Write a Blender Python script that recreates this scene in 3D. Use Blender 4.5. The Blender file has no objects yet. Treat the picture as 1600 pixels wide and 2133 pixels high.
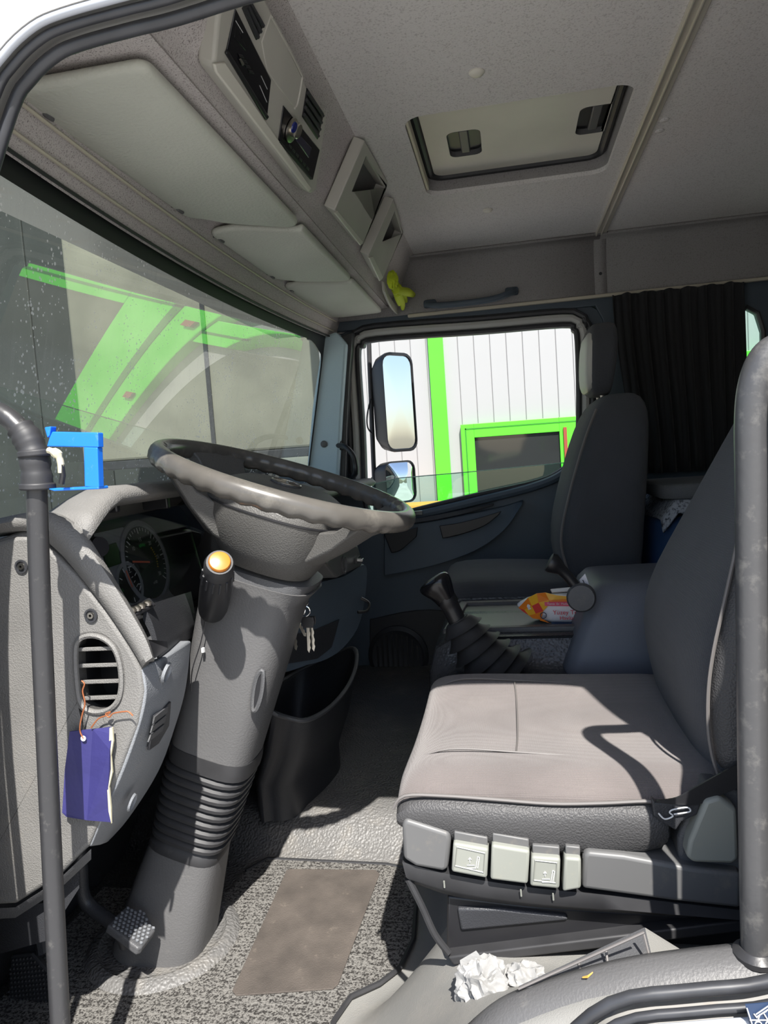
# Interior of a truck cab seen through the open driver's door.
# Axes: +X to the rear of the truck, +Y from the driver's side to the passenger's side, +Z up, cab floor z = 0.
import bpy, bmesh, math, random
from mathutils import Vector as V, Matrix, noise
random.seed(4)
S = bpy.context.scene
COL = S.collection
PI = math.pi

# ------------------------------------------------------------------ camera
F_PX, CX, CY = 1480.0, 800.0, 1066.5
AX = V((0.98257912, -0.05458061, -0.1776492))      # world axes in camera space (x right, y down, z forward)
AY = V((0.17231652, -0.09046617, 0.98087863))
AZ = V((-0.06960819, -0.99440275, -0.07948503))
EYE = V((0.0, -0.75, 0.95))
right = V((AX.x, AY.x, AZ.x)); down = V((AX.y, AY.y, AZ.y)); fwd = V((AX.z, AY.z, AZ.z))
cam_d = bpy.data.cameras.new('camera'); cam = bpy.data.objects.new('camera', cam_d); COL.objects.link(cam)
cam_d.sensor_fit = 'VERTICAL'; cam_d.sensor_height = 36.0; cam_d.sensor_width = 36.0
cam_d.lens = 36.0 * F_PX / 2133.0
cam_d.clip_start = 0.02; cam_d.clip_end = 300
m = Matrix((right, -down, -fwd)).transposed().to_4x4(); m.translation = EYE
cam.matrix_world = m
S.camera = cam

def A(px, py, x=None, y=None, z=None):
    """the point where the line of sight of a photo pixel meets a plane of the cab"""
    c = V((px - CX, py - CY, F_PX))
    d = V((AX.dot(c), AY.dot(c), AZ.dot(c)))
    t = (x - EYE.x) / d.x if x is not None else (y - EYE.y) / d.y if y is not None else (z - EYE.z) / d.z
    return EYE + d * t

# ------------------------------------------------------------------ world, sun, exposure
SUN_DIR = V((-0.265, 0.735, -1.0)).normalized()
w = bpy.data.worlds.new('sky'); S.world = w; w.use_nodes = True
nt = w.node_tree; nt.nodes.clear()
sky = nt.nodes.new('ShaderNodeTexSky'); sky.sky_type = 'NISHITA'; sky.sun_disc = False
sky.sun_elevation = math.radians(53); sky.sun_rotation = math.radians(159)
sky.altitude = 200; sky.air_density = 1.0; sky.dust_density = 1.5; sky.ozone_density = 1.0
bg = nt.nodes.new('ShaderNodeBackground'); bg.inputs[1].default_value = 0.205
wo = nt.nodes.new('ShaderNodeOutputWorld')
nt.links.new(sky.outputs[0], bg.inputs[0]); nt.links.new(bg.outputs[0], wo.inputs[0])
sd = bpy.data.lights.new('sun', 'SUN'); sd.energy = 10.0; sd.angle = math.radians(0.55); sd.color = (1.0, 0.965, 0.91)
so = bpy.data.objects.new('sun', sd); COL.objects.link(so)
so.rotation_euler = SUN_DIR.to_track_quat('-Z', 'Y').to_euler(); so.location = -SUN_DIR * 20
vs = S.view_settings
S.display_settings.display_device = 'sRGB'
vs.view_transform = 'Standard'; vs.look = 'None'; vs.exposure = 0.13; vs.gamma = 1.0; vs.use_curve_mapping = False

# ------------------------------------------------------------------ materials
def _n(nt, t, **k):
    n = nt.nodes.new(t)
    for a, b in k.items(): setattr(n, a, b)
    return n
def mat(name, col, rough=0.55, metal=0.0, spec=0.5, bump=None, var=None, dust=None, sheen=0, kind='noise', coat=0):
    """bump=(scale, strength); var=(scale, amount); dust=(scale, threshold, colour, amount)"""
    M = bpy.data.materials.new(name); M.use_nodes = True
    nt = M.node_tree; L = nt.links.new
    b = nt.nodes['Principled BSDF']
    b.inputs['Roughness'].default_value = rough; b.inputs['Metallic'].default_value = metal
    b.inputs['Specular IOR Level'].default_value = spec
    if sheen: b.inputs['Sheen Weight'].default_value = sheen; b.inputs['Sheen Roughness'].default_value = .5
    if coat: b.inputs['Coat Weight'].default_value = coat; b.inputs['Coat Roughness'].default_value = .1
    c4 = (col[0], col[1], col[2], 1); b.inputs['Base Color'].default_value = c4
    tc = _n(nt, 'ShaderNodeTexCoord'); out = None
    if var:
        nz = _n(nt, 'ShaderNodeTexNoise'); nz.inputs['Scale'].default_value = var[0]; nz.inputs['Detail'].default_value = 4
        L(tc.outputs['Object'], nz.inputs['Vector'])
        r = _n(nt, 'ShaderNodeValToRGB'); a = var[1]
        r.color_ramp.elements[0].position = .3; r.color_ramp.elements[1].position = .7
        r.color_ramp.elements[0].color = (col[0]*(1-a), col[1]*(1-a), col[2]*(1-a), 1)
        r.color_ramp.elements[1].color = (min(1,col[0]*(1+a)), min(1,col[1]*(1+a)), min(1,col[2]*(1+a)), 1)
        L(nz.outputs['Fac'], r.inputs[0]); out = r.outputs[0]
    if dust:
        nz = _n(nt, 'ShaderNodeTexNoise'); nz.inputs['Scale'].default_value = dust[0]; nz.inputs['Detail'].default_value = 8
        nz.inputs['Roughness'].default_value = .7
        L(tc.outputs['Object'], nz.inputs['Vector'])
        r = _n(nt, 'ShaderNodeMapRange'); r.inputs[1].default_value = dust[1]; r.inputs[2].default_value = min(1, dust[1]+.22)
        r.inputs[3].default_value = 0; r.inputs[4].default_value = dust[3]
        L(nz.outputs['Fac'], r.inputs[0])
        mx = _n(nt, 'ShaderNodeMix', data_type='RGBA'); mx.inputs[6].default_value = c4
        mx.inputs[7].default_value = (*dust[2], 1)
        if out: L(out, mx.inputs[6])
        L(r.outputs[0], mx.inputs[0]); out = mx.outputs[2]
    if out: L(out, b.inputs['Base Color'])
    if bump:
        if kind == 'leather':
            t = _n(nt, 'ShaderNodeTexVoronoi'); t.feature = 'SMOOTH_F1'; so_ = t.outputs['Distance']
        elif kind == 'weave':
            t = _n(nt, 'ShaderNodeTexVoronoi'); t.inputs['Randomness'].default_value = .15; so_ = t.outputs['Distance']
        elif kind == 'ribs':
            t = _n(nt, 'ShaderNodeTexWave'); t.inputs['Distortion'].default_value = 1.2; so_ = t.outputs['Fac']
        else:
            t = _n(nt, 'ShaderNodeTexNoise'); t.inputs['Detail'].default_value = 3; so_ = t.outputs['Fac']
        t.inputs['Scale'].default_value = bump[0]
        L(tc.outputs['Object'], t.inputs['Vector'])
        bp = _n(nt, 'ShaderNodeBump'); bp.inputs['Strength'].default_value = bump[1]; bp.inputs['Distance'].default_value = .004
        L(so_, bp.inputs['Height']); L(bp.outputs[0], b.inputs['Normal'])
    return M
def speckle(name, col, dark, scale, rough=.9, thr=.42, bumps=.35, rows=0):
    """cloth or grain: pale base with small dark flecks"""
    M = bpy.data.materials.new(name); M.use_nodes = True; nt = M.node_tree; L = nt.links.new
    b = nt.nodes['Principled BSDF']; b.inputs['Roughness'].default_value = rough; b.inputs['Specular IOR Level'].default_value = .2
    tc = _n(nt, 'ShaderNodeTexCoord'); nz = _n(nt, 'ShaderNodeTexNoise'); nz.inputs['Scale'].default_value = scale
    nz.inputs['Detail'].default_value = 3; nz.inputs['Roughness'].default_value = .6
    L(tc.outputs['Object'], nz.inputs['Vector'])
    r = _n(nt, 'ShaderNodeValToRGB'); r.color_ramp.elements[0].position = thr - .1; r.color_ramp.elements[1].position = thr + .06
    r.color_ramp.elements[0].color = (*dark, 1); r.color_ramp.elements[1].color = (*col, 1)
    hgt = nz.outputs['Fac']
    if rows:                                                # loop pile laid in rows
        wv = _n(nt, 'ShaderNodeTexWave'); wv.bands_direction = 'Y'; wv.inputs['Scale'].default_value = rows; wv.inputs['Distortion'].default_value = 2.5
        wv.inputs['Detail Scale'].default_value = 3; L(tc.outputs['Object'], wv.inputs['Vector'])
        ml = _n(nt, 'ShaderNodeMath', operation='MULTIPLY_ADD'); ml.inputs[1].default_value = .07; ml.inputs[2].default_value = -.035
        L(wv.outputs['Fac'], ml.inputs[0])
        ad = _n(nt, 'ShaderNodeMath', operation='ADD'); L(nz.outputs['Fac'], ad.inputs[0]); L(ml.outputs[0], ad.inputs[1]); hgt = ad.outputs[0]
    L(hgt, r.inputs[0]); L(r.outputs[0], b.inputs['Base Color'])
    bp = _n(nt, 'ShaderNodeBump'); bp.inputs['Strength'].default_value = bumps; bp.inputs['Distance'].default_value = .004
    L(hgt, bp.inputs['Height']); L(bp.outputs[0], b.inputs['Normal'])
    return M
def glass(name, tint=(.9,.95,.93), dust=0.0, base=.04):
    """thin pane: see-through, with mirror reflection that grows at grazing angles, and optional dried dirt"""
    M = bpy.data.materials.new(name); M.use_nodes = True; nt = M.node_tree; L = nt.links.new
    nt.nodes.clear(); out = _n(nt, 'ShaderNodeOutputMaterial')
    lw = _n(nt, 'ShaderNodeLayerWeight'); lw.inputs[0].default_value = .5
    def mth(op, a, b_):
        n = _n(nt, 'ShaderNodeMath', operation=op)
        for i, v in enumerate((a, b_)):
            if isinstance(v, (int, float)): n.inputs[i].default_value = v
            else: L(v, n.inputs[i])
        return n.outputs[0]
    p = mth('POWER', lw.outputs['Facing'], 5.0); R1 = mth('ADD', mth('MULTIPLY', p, 1 - base), base)
    R2 = mth('DIVIDE', mth('MULTIPLY', R1, 2.0), mth('ADD', R1, 1.0))
    tr = _n(nt, 'ShaderNodeBsdfTransparent'); tr.inputs[0].default_value = (*tint, 1)
    gl = _n(nt, 'ShaderNodeBsdfGlossy'); gl.inputs['Roughness'].default_value = 0.0
    mx = _n(nt, 'ShaderNodeMixShader'); L(R2, mx.inputs[0]); L(tr.outputs[0], mx.inputs[1]); L(gl.outputs[0], mx.inputs[2])
    last = mx.outputs[0]
    if dust:
        tc = _n(nt, 'ShaderNodeTexCoord')
        vo = _n(nt, 'ShaderNodeTexVoronoi'); vo.inputs['Scale'].default_value = 95; L(tc.outputs['Object'], vo.inputs['Vector'])
        nz = _n(nt, 'ShaderNodeTexNoise'); nz.inputs['Scale'].default_value = 9; nz.inputs['Detail'].default_value = 6; L(tc.outputs['Object'], nz.inputs['Vector'])
        dots = mth('LESS_THAN', vo.outputs['Distance'], mth('MULTIPLY', mth('SUBTRACT', nz.outputs['Fac'], .36), 1.0))
        wv = _n(nt, 'ShaderNodeTexNoise'); wv.inputs['Scale'].default_value = 4; wv.inputs['Detail'].default_value = 9
        wv.inputs['Roughness'].default_value = .8; wv.inputs['Distortion'].default_value = 1.5
        mp = _n(nt, 'ShaderNodeMapping'); mp.inputs['Scale'].default_value = (1, 5, .6); mp.inputs['Rotation'].default_value = (.5, 0, 0)
        L(tc.outputs['Object'], mp.inputs[0]); L(mp.outputs[0], wv.inputs['Vector'])
        sm = mth('MULTIPLY', mth('MAXIMUM', mth('SUBTRACT', wv.outputs['Fac'], .5), 0.0), 1.4)
        fac = mth('MULTIPLY', mth('MINIMUM', mth('ADD', mth('MULTIPLY', dots, 1.0), mth('ADD', mth('MULTIPLY', sm, .6), .022)), 1.0), dust)
        df = _n(nt, 'ShaderNodeBsdfDiffuse'); df.inputs[0].default_value = (.75, .75, .70, 1)
        tl = _n(nt, 'ShaderNodeBsdfTranslucent'); tl.inputs[0].default_value = (.75, .75, .70, 1)
        ad = _n(nt, 'ShaderNodeMixShader'); ad.inputs[0].default_value = .5
        L(df.outputs[0], ad.inputs[1]); L(tl.outputs[0], ad.inputs[2])
        m2 = _n(nt, 'ShaderNodeMixShader'); L(fac, m2.inputs[0]); L(last, m2.inputs[1]); L(ad.outputs[0], m2.inputs[2]); last = m2.outputs[0]
    L(last, out.inputs[0]); return M

DUSTC = (.30, .27, .23)
MT = dict(
    dash=mat('dash_grain', (.150,.146,.139), .6, bump=(520,.25), kind='leather', var=(9,.12), dust=(5,.58,(.26,.23,.19),.5)),
    char=mat('charcoal_plastic', (.075,.076,.08), .5, bump=(600,.18), kind='leather', dust=(11,.56,(.20,.19,.17),.4)),
    dark=mat('dark_plastic', (.030,.031,.035), .48, bump=(600,.15), kind='leather', dust=(9,.62,(.12,.115,.105),.35)),
    door=mat('door_plastic', (.072,.095,.120), .5, bump=(600,.15), kind='leather', var=(3,.1)),
    col=mat('column_plastic', (.098,.097,.098), .5, bump=(300,.2), var=(7,.08), dust=(26,.62,(.30,.28,.25),.35)),
    grey=mat('grey_plastic', (.20,.21,.225), .5, bump=(500,.2), kind='leather', dust=(8,.6,(.36,.32,.26),.5)),
    visor=mat('visor_vinyl', (.575,.58,.505), .62, bump=(160,.35), var=(5,.05)),
    visor2=mat('visor_edge', (.64,.62,.54), .5),
    light=mat('light_grey_plastic', (.235,.242,.215), .42, dust=(14,.6,(.4,.34,.24),.5)),
    mid=mat('mid_grey_plastic', (.105,.105,.105), .45, dust=(16,.58,(.26,.22,.17),.45)),
    head=speckle('headliner', (.56,.52,.50), (.22,.19,.18), 430),
    head2=speckle('roof_lining', (.70,.67,.65), (.50,.47,.455), 260, bumps=.2),
    cream=mat('cream_trim', (.55,.50,.40), .5),
    alu=mat('aluminium_strip', (.62,.58,.50), .45, metal=.3),
    cons=mat('console_plastic', (.48,.465,.41), .5, var=(6,.05)),
    hatch=mat('hatch_plastic', (.70,.67,.58), .5, var=(4,.08)),
    black=mat('black_plastic', (.014,.014,.016), .4),
    gloss=mat('gloss_black', (.008,.008,.010), .22, spec=.4),
    rub=mat('black_rubber', (.026,.026,.028), .55, var=(20,.2), dust=(14,.6,(.12,.11,.10),.4)),
    seal=mat('door_seal', (.035,.036,.04), .38, var=(25,.2)),
    rail=mat('rail_paint', (.032,.032,.034), .38, dust=(55,.58,(.22,.21,.19),.4), bump=(90,.1)),
    rail2=mat('rail_paint_scuffed', (.058,.058,.060), .36, dust=(34,.54,(.24,.23,.21),.45), bump=(90,.1)),
    frame=mat('door_frame_paint', (.52,.52,.50), .45),
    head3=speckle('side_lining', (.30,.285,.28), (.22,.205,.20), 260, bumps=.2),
    cbox=mat('console_box_plastic', (.115,.124,.148), .5, bump=(600,.12), kind='leather'),
    white=mat('white_paint', (.36,.352,.335), .3, var=(4,.04), dust=(16,.55,(.34,.27,.2),.6), coat=.3),
    lip=mat('door_lip', (.42,.44,.48), .25, coat=.4),
    rubfl=mat('rubber_floor', (.125,.122,.118), .5, bump=(190,.8), kind='leather', dust=(7,.50,(.24,.22,.19),.6)),
    mat2=mat('rubber_mat', (.21,.207,.195), .65, bump=(500,.25), dust=(8,.5,(.30,.28,.25),.5)),
    tunnel=mat('tunnel_vinyl', (.045,.047,.053), .40, bump=(170,.45), kind='leather'),
    carpet=speckle('carpet_loop', (.185,.178,.165), (.03,.028,.026), 260, thr=.50, bumps=1.0, rows=24),
    pad=mat('brown_heel_pad', (.074,.062,.053), .85, bump=(420,.4), var=(14,.28), dust=(30,.6,(.30,.25,.2),.5)),
    fabric=mat('seat_fabric', (.140,.121,.115), .85, bump=(620,.5), kind='weave', var=(7,.14), sheen=.2, dust=(6,.56,(.21,.185,.17),.5)),
    fabric2=mat('seat_fabric_dark', (.050,.053,.062), .85, bump=(620,.4), kind='weave', var=(7,.1), sheen=.1),
    vinyl=mat('seat_vinyl', (.052,.051,.052), .52, spec=.35, bump=(420,.3), kind='leather'),
    piping=mat('piping', (.13,.12,.115), .6),
    wheelt=mat('wheel_rim', (.088,.082,.073), .27, var=(12,.22), dust=(9,.52,(.27,.25,.21),.5)),
    wheeld=mat('wheel_hub', (.080,.078,.074), .5, bump=(450,.2), kind='leather', dust=(40,.62,(.24,.21,.18),.4)),
    chrome=mat('chrome', (.75,.75,.75), .12, metal=1),
    steel=mat('key_steel', (.55,.52,.46), .3, metal=1),
    copper=mat('copper_wire', (.35,.12,.05), .45, metal=.4),
    amber=mat('amber_button', (.50,.17,.018), .35, coat=.3),
    blue=mat('blue_plastic', (.01,.16,.72), .4, dust=(40,.6,(.35,.45,.7),.4)),
    navy=mat('navy_card', (.032,.030,.13), .5, bump=(90,.12), var=(18,.12)),
    card=mat('card_core', (.5,.46,.32), .9),
    lime=mat('lime_glove', (.50,.60,.02), .75, bump=(300,.4)),
    tissue=mat('tissue', (.27,.268,.262), .95, bump=(90,.35)),
    felt=speckle('grey_felt', (.36,.38,.42), (.06,.065,.075), 90, thr=.45, bumps=.6),
    bluebag=mat('blue_bag', (.022,.060,.15), .7, var=(8,.15)),
    curtain=mat('black_curtain', (.018,.018,.020), .9, sheen=.1),
    screen=mat('dark_screen', (.006,.006,.008), .25),
    face=mat('gauge_face', (.006,.006,.007), .5),
    cgrey=mat('cluster_grey', (.26,.27,.29), .5, dust=(20,.55,(.3,.27,.24),.5)),
    print=mat('white_print', (.70,.70,.70), .6),
    green=mat('green_print', (.02,.30,.05), .6),
    yellow=mat('yellow_print', (.65,.42,.02), .6),
    needle=mat('red_needle', (.75,.13,.05), .5),
    gpaint=mat('green_paint', (.075,.60,.02), .4, var=(2,.05)),
    gdark=mat('green_paint_groove', (.02,.17,.01), .5),
    wall=mat('white_cladding', (.285,.287,.287), .5, var=(.8,.03)),
    dglass=mat('dark_window', (.02,.022,.022), .06, spec=.8),
    conc=mat('concrete_ground', (.40,.39,.375), .9, var=(.7,.15), bump=(30,.2)),
    tarp=mat('beige_tarpaulin', (.185,.18,.14), .6, var=(1.2,.25)),
    tyre=mat('tyre_black', (.02,.02,.02), .7),
    redh=mat('red_hinge', (.22,.04,.02), .5),
    orange=mat('orange_board', (.62,.28,.05), .7),
    mirror=mat('mirror_glass', (.9,.92,.92), .01, metal=1),
    g1=mat('pack_orange', (.85,.22,.02), .3), g2=mat('pack_yellow', (.90,.45,.03), .3), g3=mat('pack_red', (.70,.06,.05), .3),
    pwhite=mat('pack_white', (.75,.73,.76), .3), pink=mat('pack_pink', (.75,.08,.16), .35), pred=mat('pack_lettering', (.72,.03,.06), .4),
    navyp=mat('pack_navy', (.02,.04,.09), .4),
    glassw=glass('windscreen_glass', (.72,.78,.75), dust=.6, base=.11),
    glassd=glass('door_glass', (.80,.93,.88)),
    glassc=glass('cluster_lens', (.92,.92,.92)),
)

# ------------------------------------------------------------------ mesh helpers
class MB:
    def __init__(s): s.b = bmesh.new()
    def vs(s, pts): return [s.b.verts.new(V(p)) for p in pts]
    def face(s, vv):
        try: return s.b.faces.new(vv)
        except ValueError: return None
    def quad(s, *p): s.face(s.vs(p)); return s
    def loft(s, secs, ring=True, cap=True):
        R = [s.vs(x) for x in secs]; n = len(R[0])
        for a, b in zip(R, R[1:]):
            for i in range(n if ring else n - 1):
                j = (i + 1) % n
                s.face((a[i], a[j], b[j], b[i]))
        if cap and ring: s.face(R[0][::-1]); s.face(R[-1])
        return s
    def box(s, lo, hi):
        (a, b, c), (d, e, f) = lo, hi
        s.loft([[(a,b,c),(d,b,c),(d,e,c),(a,e,c)], [(a,b,f),(d,b,f),(d,e,f),(a,e,f)]]); return s
    def obox(s, c, size, rot):
        h = V(size) / 2; c = V(c); P = []
        for z in (-h.z, h.z):
            P.append([c + rot @ V((x, y, z)) for x, y in ((-h.x,-h.y),(h.x,-h.y),(h.x,h.y),(-h.x,h.y))])
        s.loft(P); return s
    def prism(s, poly, vec):
        p = [V(x) for x in poly]; q = [x + V(vec) for x in p]
        s.loft([p, q]); return s
    def holed(s, outer, holes, vec):
        """flat sheet with holes, given thickness"""
        b = s.b; E = []
        for lp in [outer] + holes:
            vv = s.vs(lp)
            for i in range(len(vv)): E.append(b.edges.new((vv[i], vv[(i+1) % len(vv)])))
        g = bmesh.ops.triangle_fill(b, use_beauty=True, use_dissolve=False, edges=E)
        fs = [f for f in g['geom'] if isinstance(f, bmesh.types.BMFace)]
        ex = bmesh.ops.extrude_face_region(b, geom=fs, use_keep_orig=True)
        nv = [v for v in ex['geom'] if isinstance(v, bmesh.types.BMVert)]
        bmesh.ops.translate(b, verts=nv, vec=V(vec)); return s
    def tube(s, pts, r, n=12, closed=False, cap=True):
        P = [V(p) for p in pts]; k = len(P); rr = r if isinstance(r, (list, tuple)) else [r] * k
        T = []
        for i in range(k):
            a = P[(i-1) % k] if (closed or i) else P[0]; c = P[(i+1) % k] if (closed or i < k-1) else P[-1]
            T.append((c - a).normalized())
        up = V((0,0,1)) if abs(T[0].z) < .9 else V((1,0,0))
        N = T[0].cross(up).normalized(); secs = []
        for i in range(k):
            N = (N - T[i] * N.dot(T[i])).normalized(); B = T[i].cross(N)
            secs.append([P[i] + (N*math.cos(2*PI*j/n) + B*math.sin(2*PI*j/n)) * rr[i] for j in range(n)])
        if closed: secs.append(secs[0]); 
        s.loft(secs, cap=cap and not closed)
        if closed: bmesh.ops.remove_doubles(s.b, verts=s.b.verts, dist=1e-6)
        return s
    def lathe(s, prof, o, axis, n=24, cap=True):
        o = V(o); ax = V(axis).normalized(); u = ax.orthogonal().normalized(); v = ax.cross(u)
        s.loft([[o + ax*h + (u*math.cos(2*PI*j/n) + v*math.sin(2*PI*j/n))*max(r,1e-5) for j in range(n)] for r, h in prof], cap=cap)
        return s
    def grid(s, fn, nu, nv):
        R = [[s.b.verts.new(V(fn(i/nu, j/nv))) for j in range(nv+1)] for i in range(nu+1)]
        for i in range(nu):
            for j in range(nv): s.face((R[i][j], R[i+1][j], R[i+1][j+1], R[i][j+1]))
        return s
    def build(s, name, m, parent=None, smooth=40, bevel=0, seg=2, sub=0, solid=0, solid_off=-1, label=None, recalc=True):
        b = s.b
        if recalc: bmesh.ops.recalc_face_normals(b, faces=b.faces)
        co = [v.co for v in b.verts]
        lo = V([min(c[i] for c in co) for i in range(3)]); hi = V([max(c[i] for c in co) for i in range(3)])
        ctr = (lo + hi) / 2
        for v in b.verts: v.co -= ctr
        me = bpy.data.meshes.new(name); b.to_mesh(me); b.free()
        if smooth:
            for p in me.polygons: p.use_smooth = True
            me.set_sharp_from_angle(angle=math.radians(smooth))
        me.materials.append(MT[m] if isinstance(m, str) else m)
        o = bpy.data.objects.new(name, me); COL.objects.link(o); o.location = ctr
        if solid:
            md = o.modifiers.new('solid', 'SOLIDIFY'); md.thickness = solid; md.offset = solid_off
        if bevel:
            md = o.modifiers.new('bevel', 'BEVEL'); md.width = bevel; md.segments = seg; md.limit_method = 'ANGLE'; md.angle_limit = math.radians(35)
        if sub:
            md = o.modifiers.new('sub', 'SUBSURF'); md.levels = sub; md.render_levels = sub
        WL[o.name] = ctr
        if parent is not None: attach(o, parent)
        if label: o['label'] = label
        return o
WL = {}
def attach(o, p):
    o.parent = p; o.matrix_parent_inverse = Matrix.Translation(-WL[p.name])
def thing(name, label, cat, loc, group=None, kind=None):
    o = bpy.data.objects.new(name, None); COL.objects.link(o); o.location = V(loc); o.empty_display_size = .05
    WL[o.name] = V(loc); o['label'] = label
    if cat: o['category'] = cat
    if group: o['group'] = group
    if kind: o['kind'] = kind
    return o
def tag(o, label, cat=None, group=None, kind=None):
    o['label'] = label
    if cat: o['category'] = cat
    if group: o['group'] = group
    if kind: o['kind'] = kind
    return o
def struct(o, label): return tag(o, label, kind='structure')
def copy_part(o, parent, delta):
    """another piece of the same mesh, moved by delta"""
    c = o.copy(); COL.objects.link(c); WL[c.name] = WL[o.name] + V(delta); c.location = WL[c.name]
    if parent is not None: attach(c, parent)
    return c
def spl(pts, n=6, closed=False):
    """smooth curve through points"""
    P = [V(p) for p in pts]; k = len(P); out = []
    for i in range(k if closed else k - 1):
        a = P[(i-1) % k] if (closed or i) else P[0]; b = P[i]; c = P[(i+1) % k]
        d = P[(i+2) % k] if (closed or i < k-2) else P[-1]
        for j in range(n):
            t = j / n
            out.append(.5*((2*b) + (c-a)*t + (2*a-5*b+4*c-d)*t*t + (3*b-a-3*c+d)*t**3))
    if not closed: out.append(P[-1])
    return out
def sstep(a, b, x):
    t = max(0, min(1, (x-a)/(b-a))); return t*t*(3-2*t)
def rrect(w, h, r, n=4):
    """rounded rectangle outline, centred, in (u, v)"""
    o = []
    for cx, cy, a0 in ((w/2-r, h/2-r, 0), (-w/2+r, h/2-r, 90), (-w/2+r, -h/2+r, 180), (w/2-r, -h/2+r, 270)):
        for i in range(n+1):
            a = math.radians(a0 + 90*i/n); o.append((cx + r*math.cos(a), cy + r*math.sin(a)))
    return o
def frame_of(o, u, v):
    o, u, v = V(o), V(u), V(v)
    return lambda a, b, c=0: o + u*a + v*b + u.cross(v).normalized()*c
def letters(name, body, fr, size, m, parent, align='LEFT', lift=.0006, shear=0):
    """flat lettering laid on a surface frame fr(a, b, c)"""
    cu = bpy.data.curves.new(name, 'FONT'); cu.body = body; cu.size = size; cu.align_x = align; cu.shear = shear; cu.resolution_u = 3
    t = bpy.data.objects.new(name, cu); COL.objects.link(t)
    dg = bpy.context.evaluated_depsgraph_get(); me = bpy.data.meshes.new_from_object(t.evaluated_get(dg))
    bpy.data.objects.remove(t)
    mb = MB(); vv = [mb.b.verts.new(fr(p.co.x, p.co.y, lift)) for p in me.vertices]
    for p in me.polygons: mb.face([vv[i] for i in p.vertices])
    bpy.data.meshes.remove(me)
    return mb.build(name, m, parent, smooth=0, recalc=False)

# ================================================================== OUTSIDE
GZ = -1.15
g = MB().grid(lambda u, v: (-40 + 80*u, -30 + 60*v, GZ), 8, 8).build('ground', 'conc', smooth=0)
struct(g, 'pale concrete yard the truck stands on')

YB = 6.0
bld = thing('warehouse', 'white clad warehouse with bright green posts and green framed doors', 'building', (0, YB, GZ))
RB = .148                                        # cladding rib pitch
def rib_panel(x):
    p = MB(); a = RB
    p.loft([[(x, YB, z), (x+.005, YB-.006, z), (x+a-.007, YB-.006, z), (x+a-.0015, YB, z), (x+a-.0015, YB+.03, z), (x, YB+.03, z)] for z in (GZ, 6.2)])
    return p.build('wall_panel', 'wall', bld, smooth=0)
first = rib_panel(-1.75)
for i in range(1, 83): copy_part(first, bld, (i*RB, 0, 0))
MB().box((-1.74, YB+.03, GZ), (10.6, YB+6, 6.2)).build('backing', 'wall', bld, smooth=0)
# the green post beside the mirror and the doors
xg0, xg1 = A(897, 800, y=YB-.03).x, A(928, 800, y=YB-.03).x
MB().box((xg0, YB-.05, GZ), (xg1, YB-.005, 6.2)).build('green_post', 'gpaint', bld, smooth=0, bevel=.004)
def door_set(x0, x1, ztop, fr, pane_x0, pane_x1, pane_top, zlow=GZ):
    f = MB()
    f.box((x0, YB-.07, zlow), (pane_x0, YB-.005, ztop)); f.box((pane_x1, YB-.07, zlow), (x1, YB-.005, ztop))
    f.box((pane_x0, YB-.07, pane_top), (pane_x1, YB-.005, ztop))
    fo = f.build('door_frame', 'gpaint', bld, smooth=0, bevel=.004)
    MB().box((pane_x0-.012, YB-.045, zlow), (pane_x1+.012, YB-.02, pane_top+.012)).build('door_pane', 'dglass', bld, smooth=0)
    gr = MB()
    gr.box((x0+fr*.33, YB-.074, zlow), (x0+fr*.42, YB-.06, ztop-fr*.3)); gr.box((x0+fr*.33, YB-.074, ztop-fr*.42), (x1-fr*.33, YB-.06, ztop-fr*.33))
    gr.build('frame_groove', 'gdark', fo, smooth=0)
    return fo
zt = A(975, 884, y=YB).z
d1 = door_set(A(961,900,y=YB).x, A(1215,870,y=YB).x, zt, .12, A(990,930,y=YB).x, A(1166,930,y=YB).x, A(1080,905,y=YB).z)
MB().box((A(1174,930,y=YB).x, YB-.09, A(1178,962,y=YB).z), (A(1181,930,y=YB).x, YB-.06, A(1178,890,y=YB).z)).build('hinge', 'redh', bld, smooth=0)
d2 = door_set(1.61, 3.7, 1.63, .26, 1.87, 3.5, 1.44)
for zz in (.58, 1.36):
    MB().box((1.63, YB-.09, zz), (1.655, YB-.06, zz+.06)).build('hinge', 'redh', bld, smooth=0)
ft = MB(); ft.box((1.54, YB-.06, 1.23), (1.61, YB-.005, 1.47)).build('lintel_board', 'gpaint', bld, smooth=0, bevel=.004)
MB().box((1.54, YB-.065, 1.33), (1.61, YB-.05, 1.35)).build('lintel_groove', 'gdark', bld, smooth=0)

sh2 = MB().box((.78, YB-.04, GZ), (1.535, YB-.004, 1.22)).build('added_dark_panel', mat('added_panel_grey', (.035,.038,.033), .5), bld, smooth=0, bevel=.004)  # added dark panel, hidden from direct view, darkens the wall's reflection in the windscreen
oc = thing('orange_crate', 'tall orange board crate standing against the white warehouse', 'crate', (-.9, 5.4, GZ))
ox0, ox1, oz = A(795,1052,y=5.3).x, A(915,1050,y=5.3).x, A(850,1052,y=5.3).z
for k in range(6):
    h = (oz - GZ)/6
    MB().box((ox0, 5.3, GZ + k*h + .004), (ox1, 5.32, GZ + (k+1)*h - .004)).build('board', 'orange', oc, smooth=0, bevel=.003)
MB().box((ox0+.02, 5.32, GZ), (ox1-.02, 5.9, oz-.02)).build('body', 'orange', oc, smooth=0)

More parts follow.
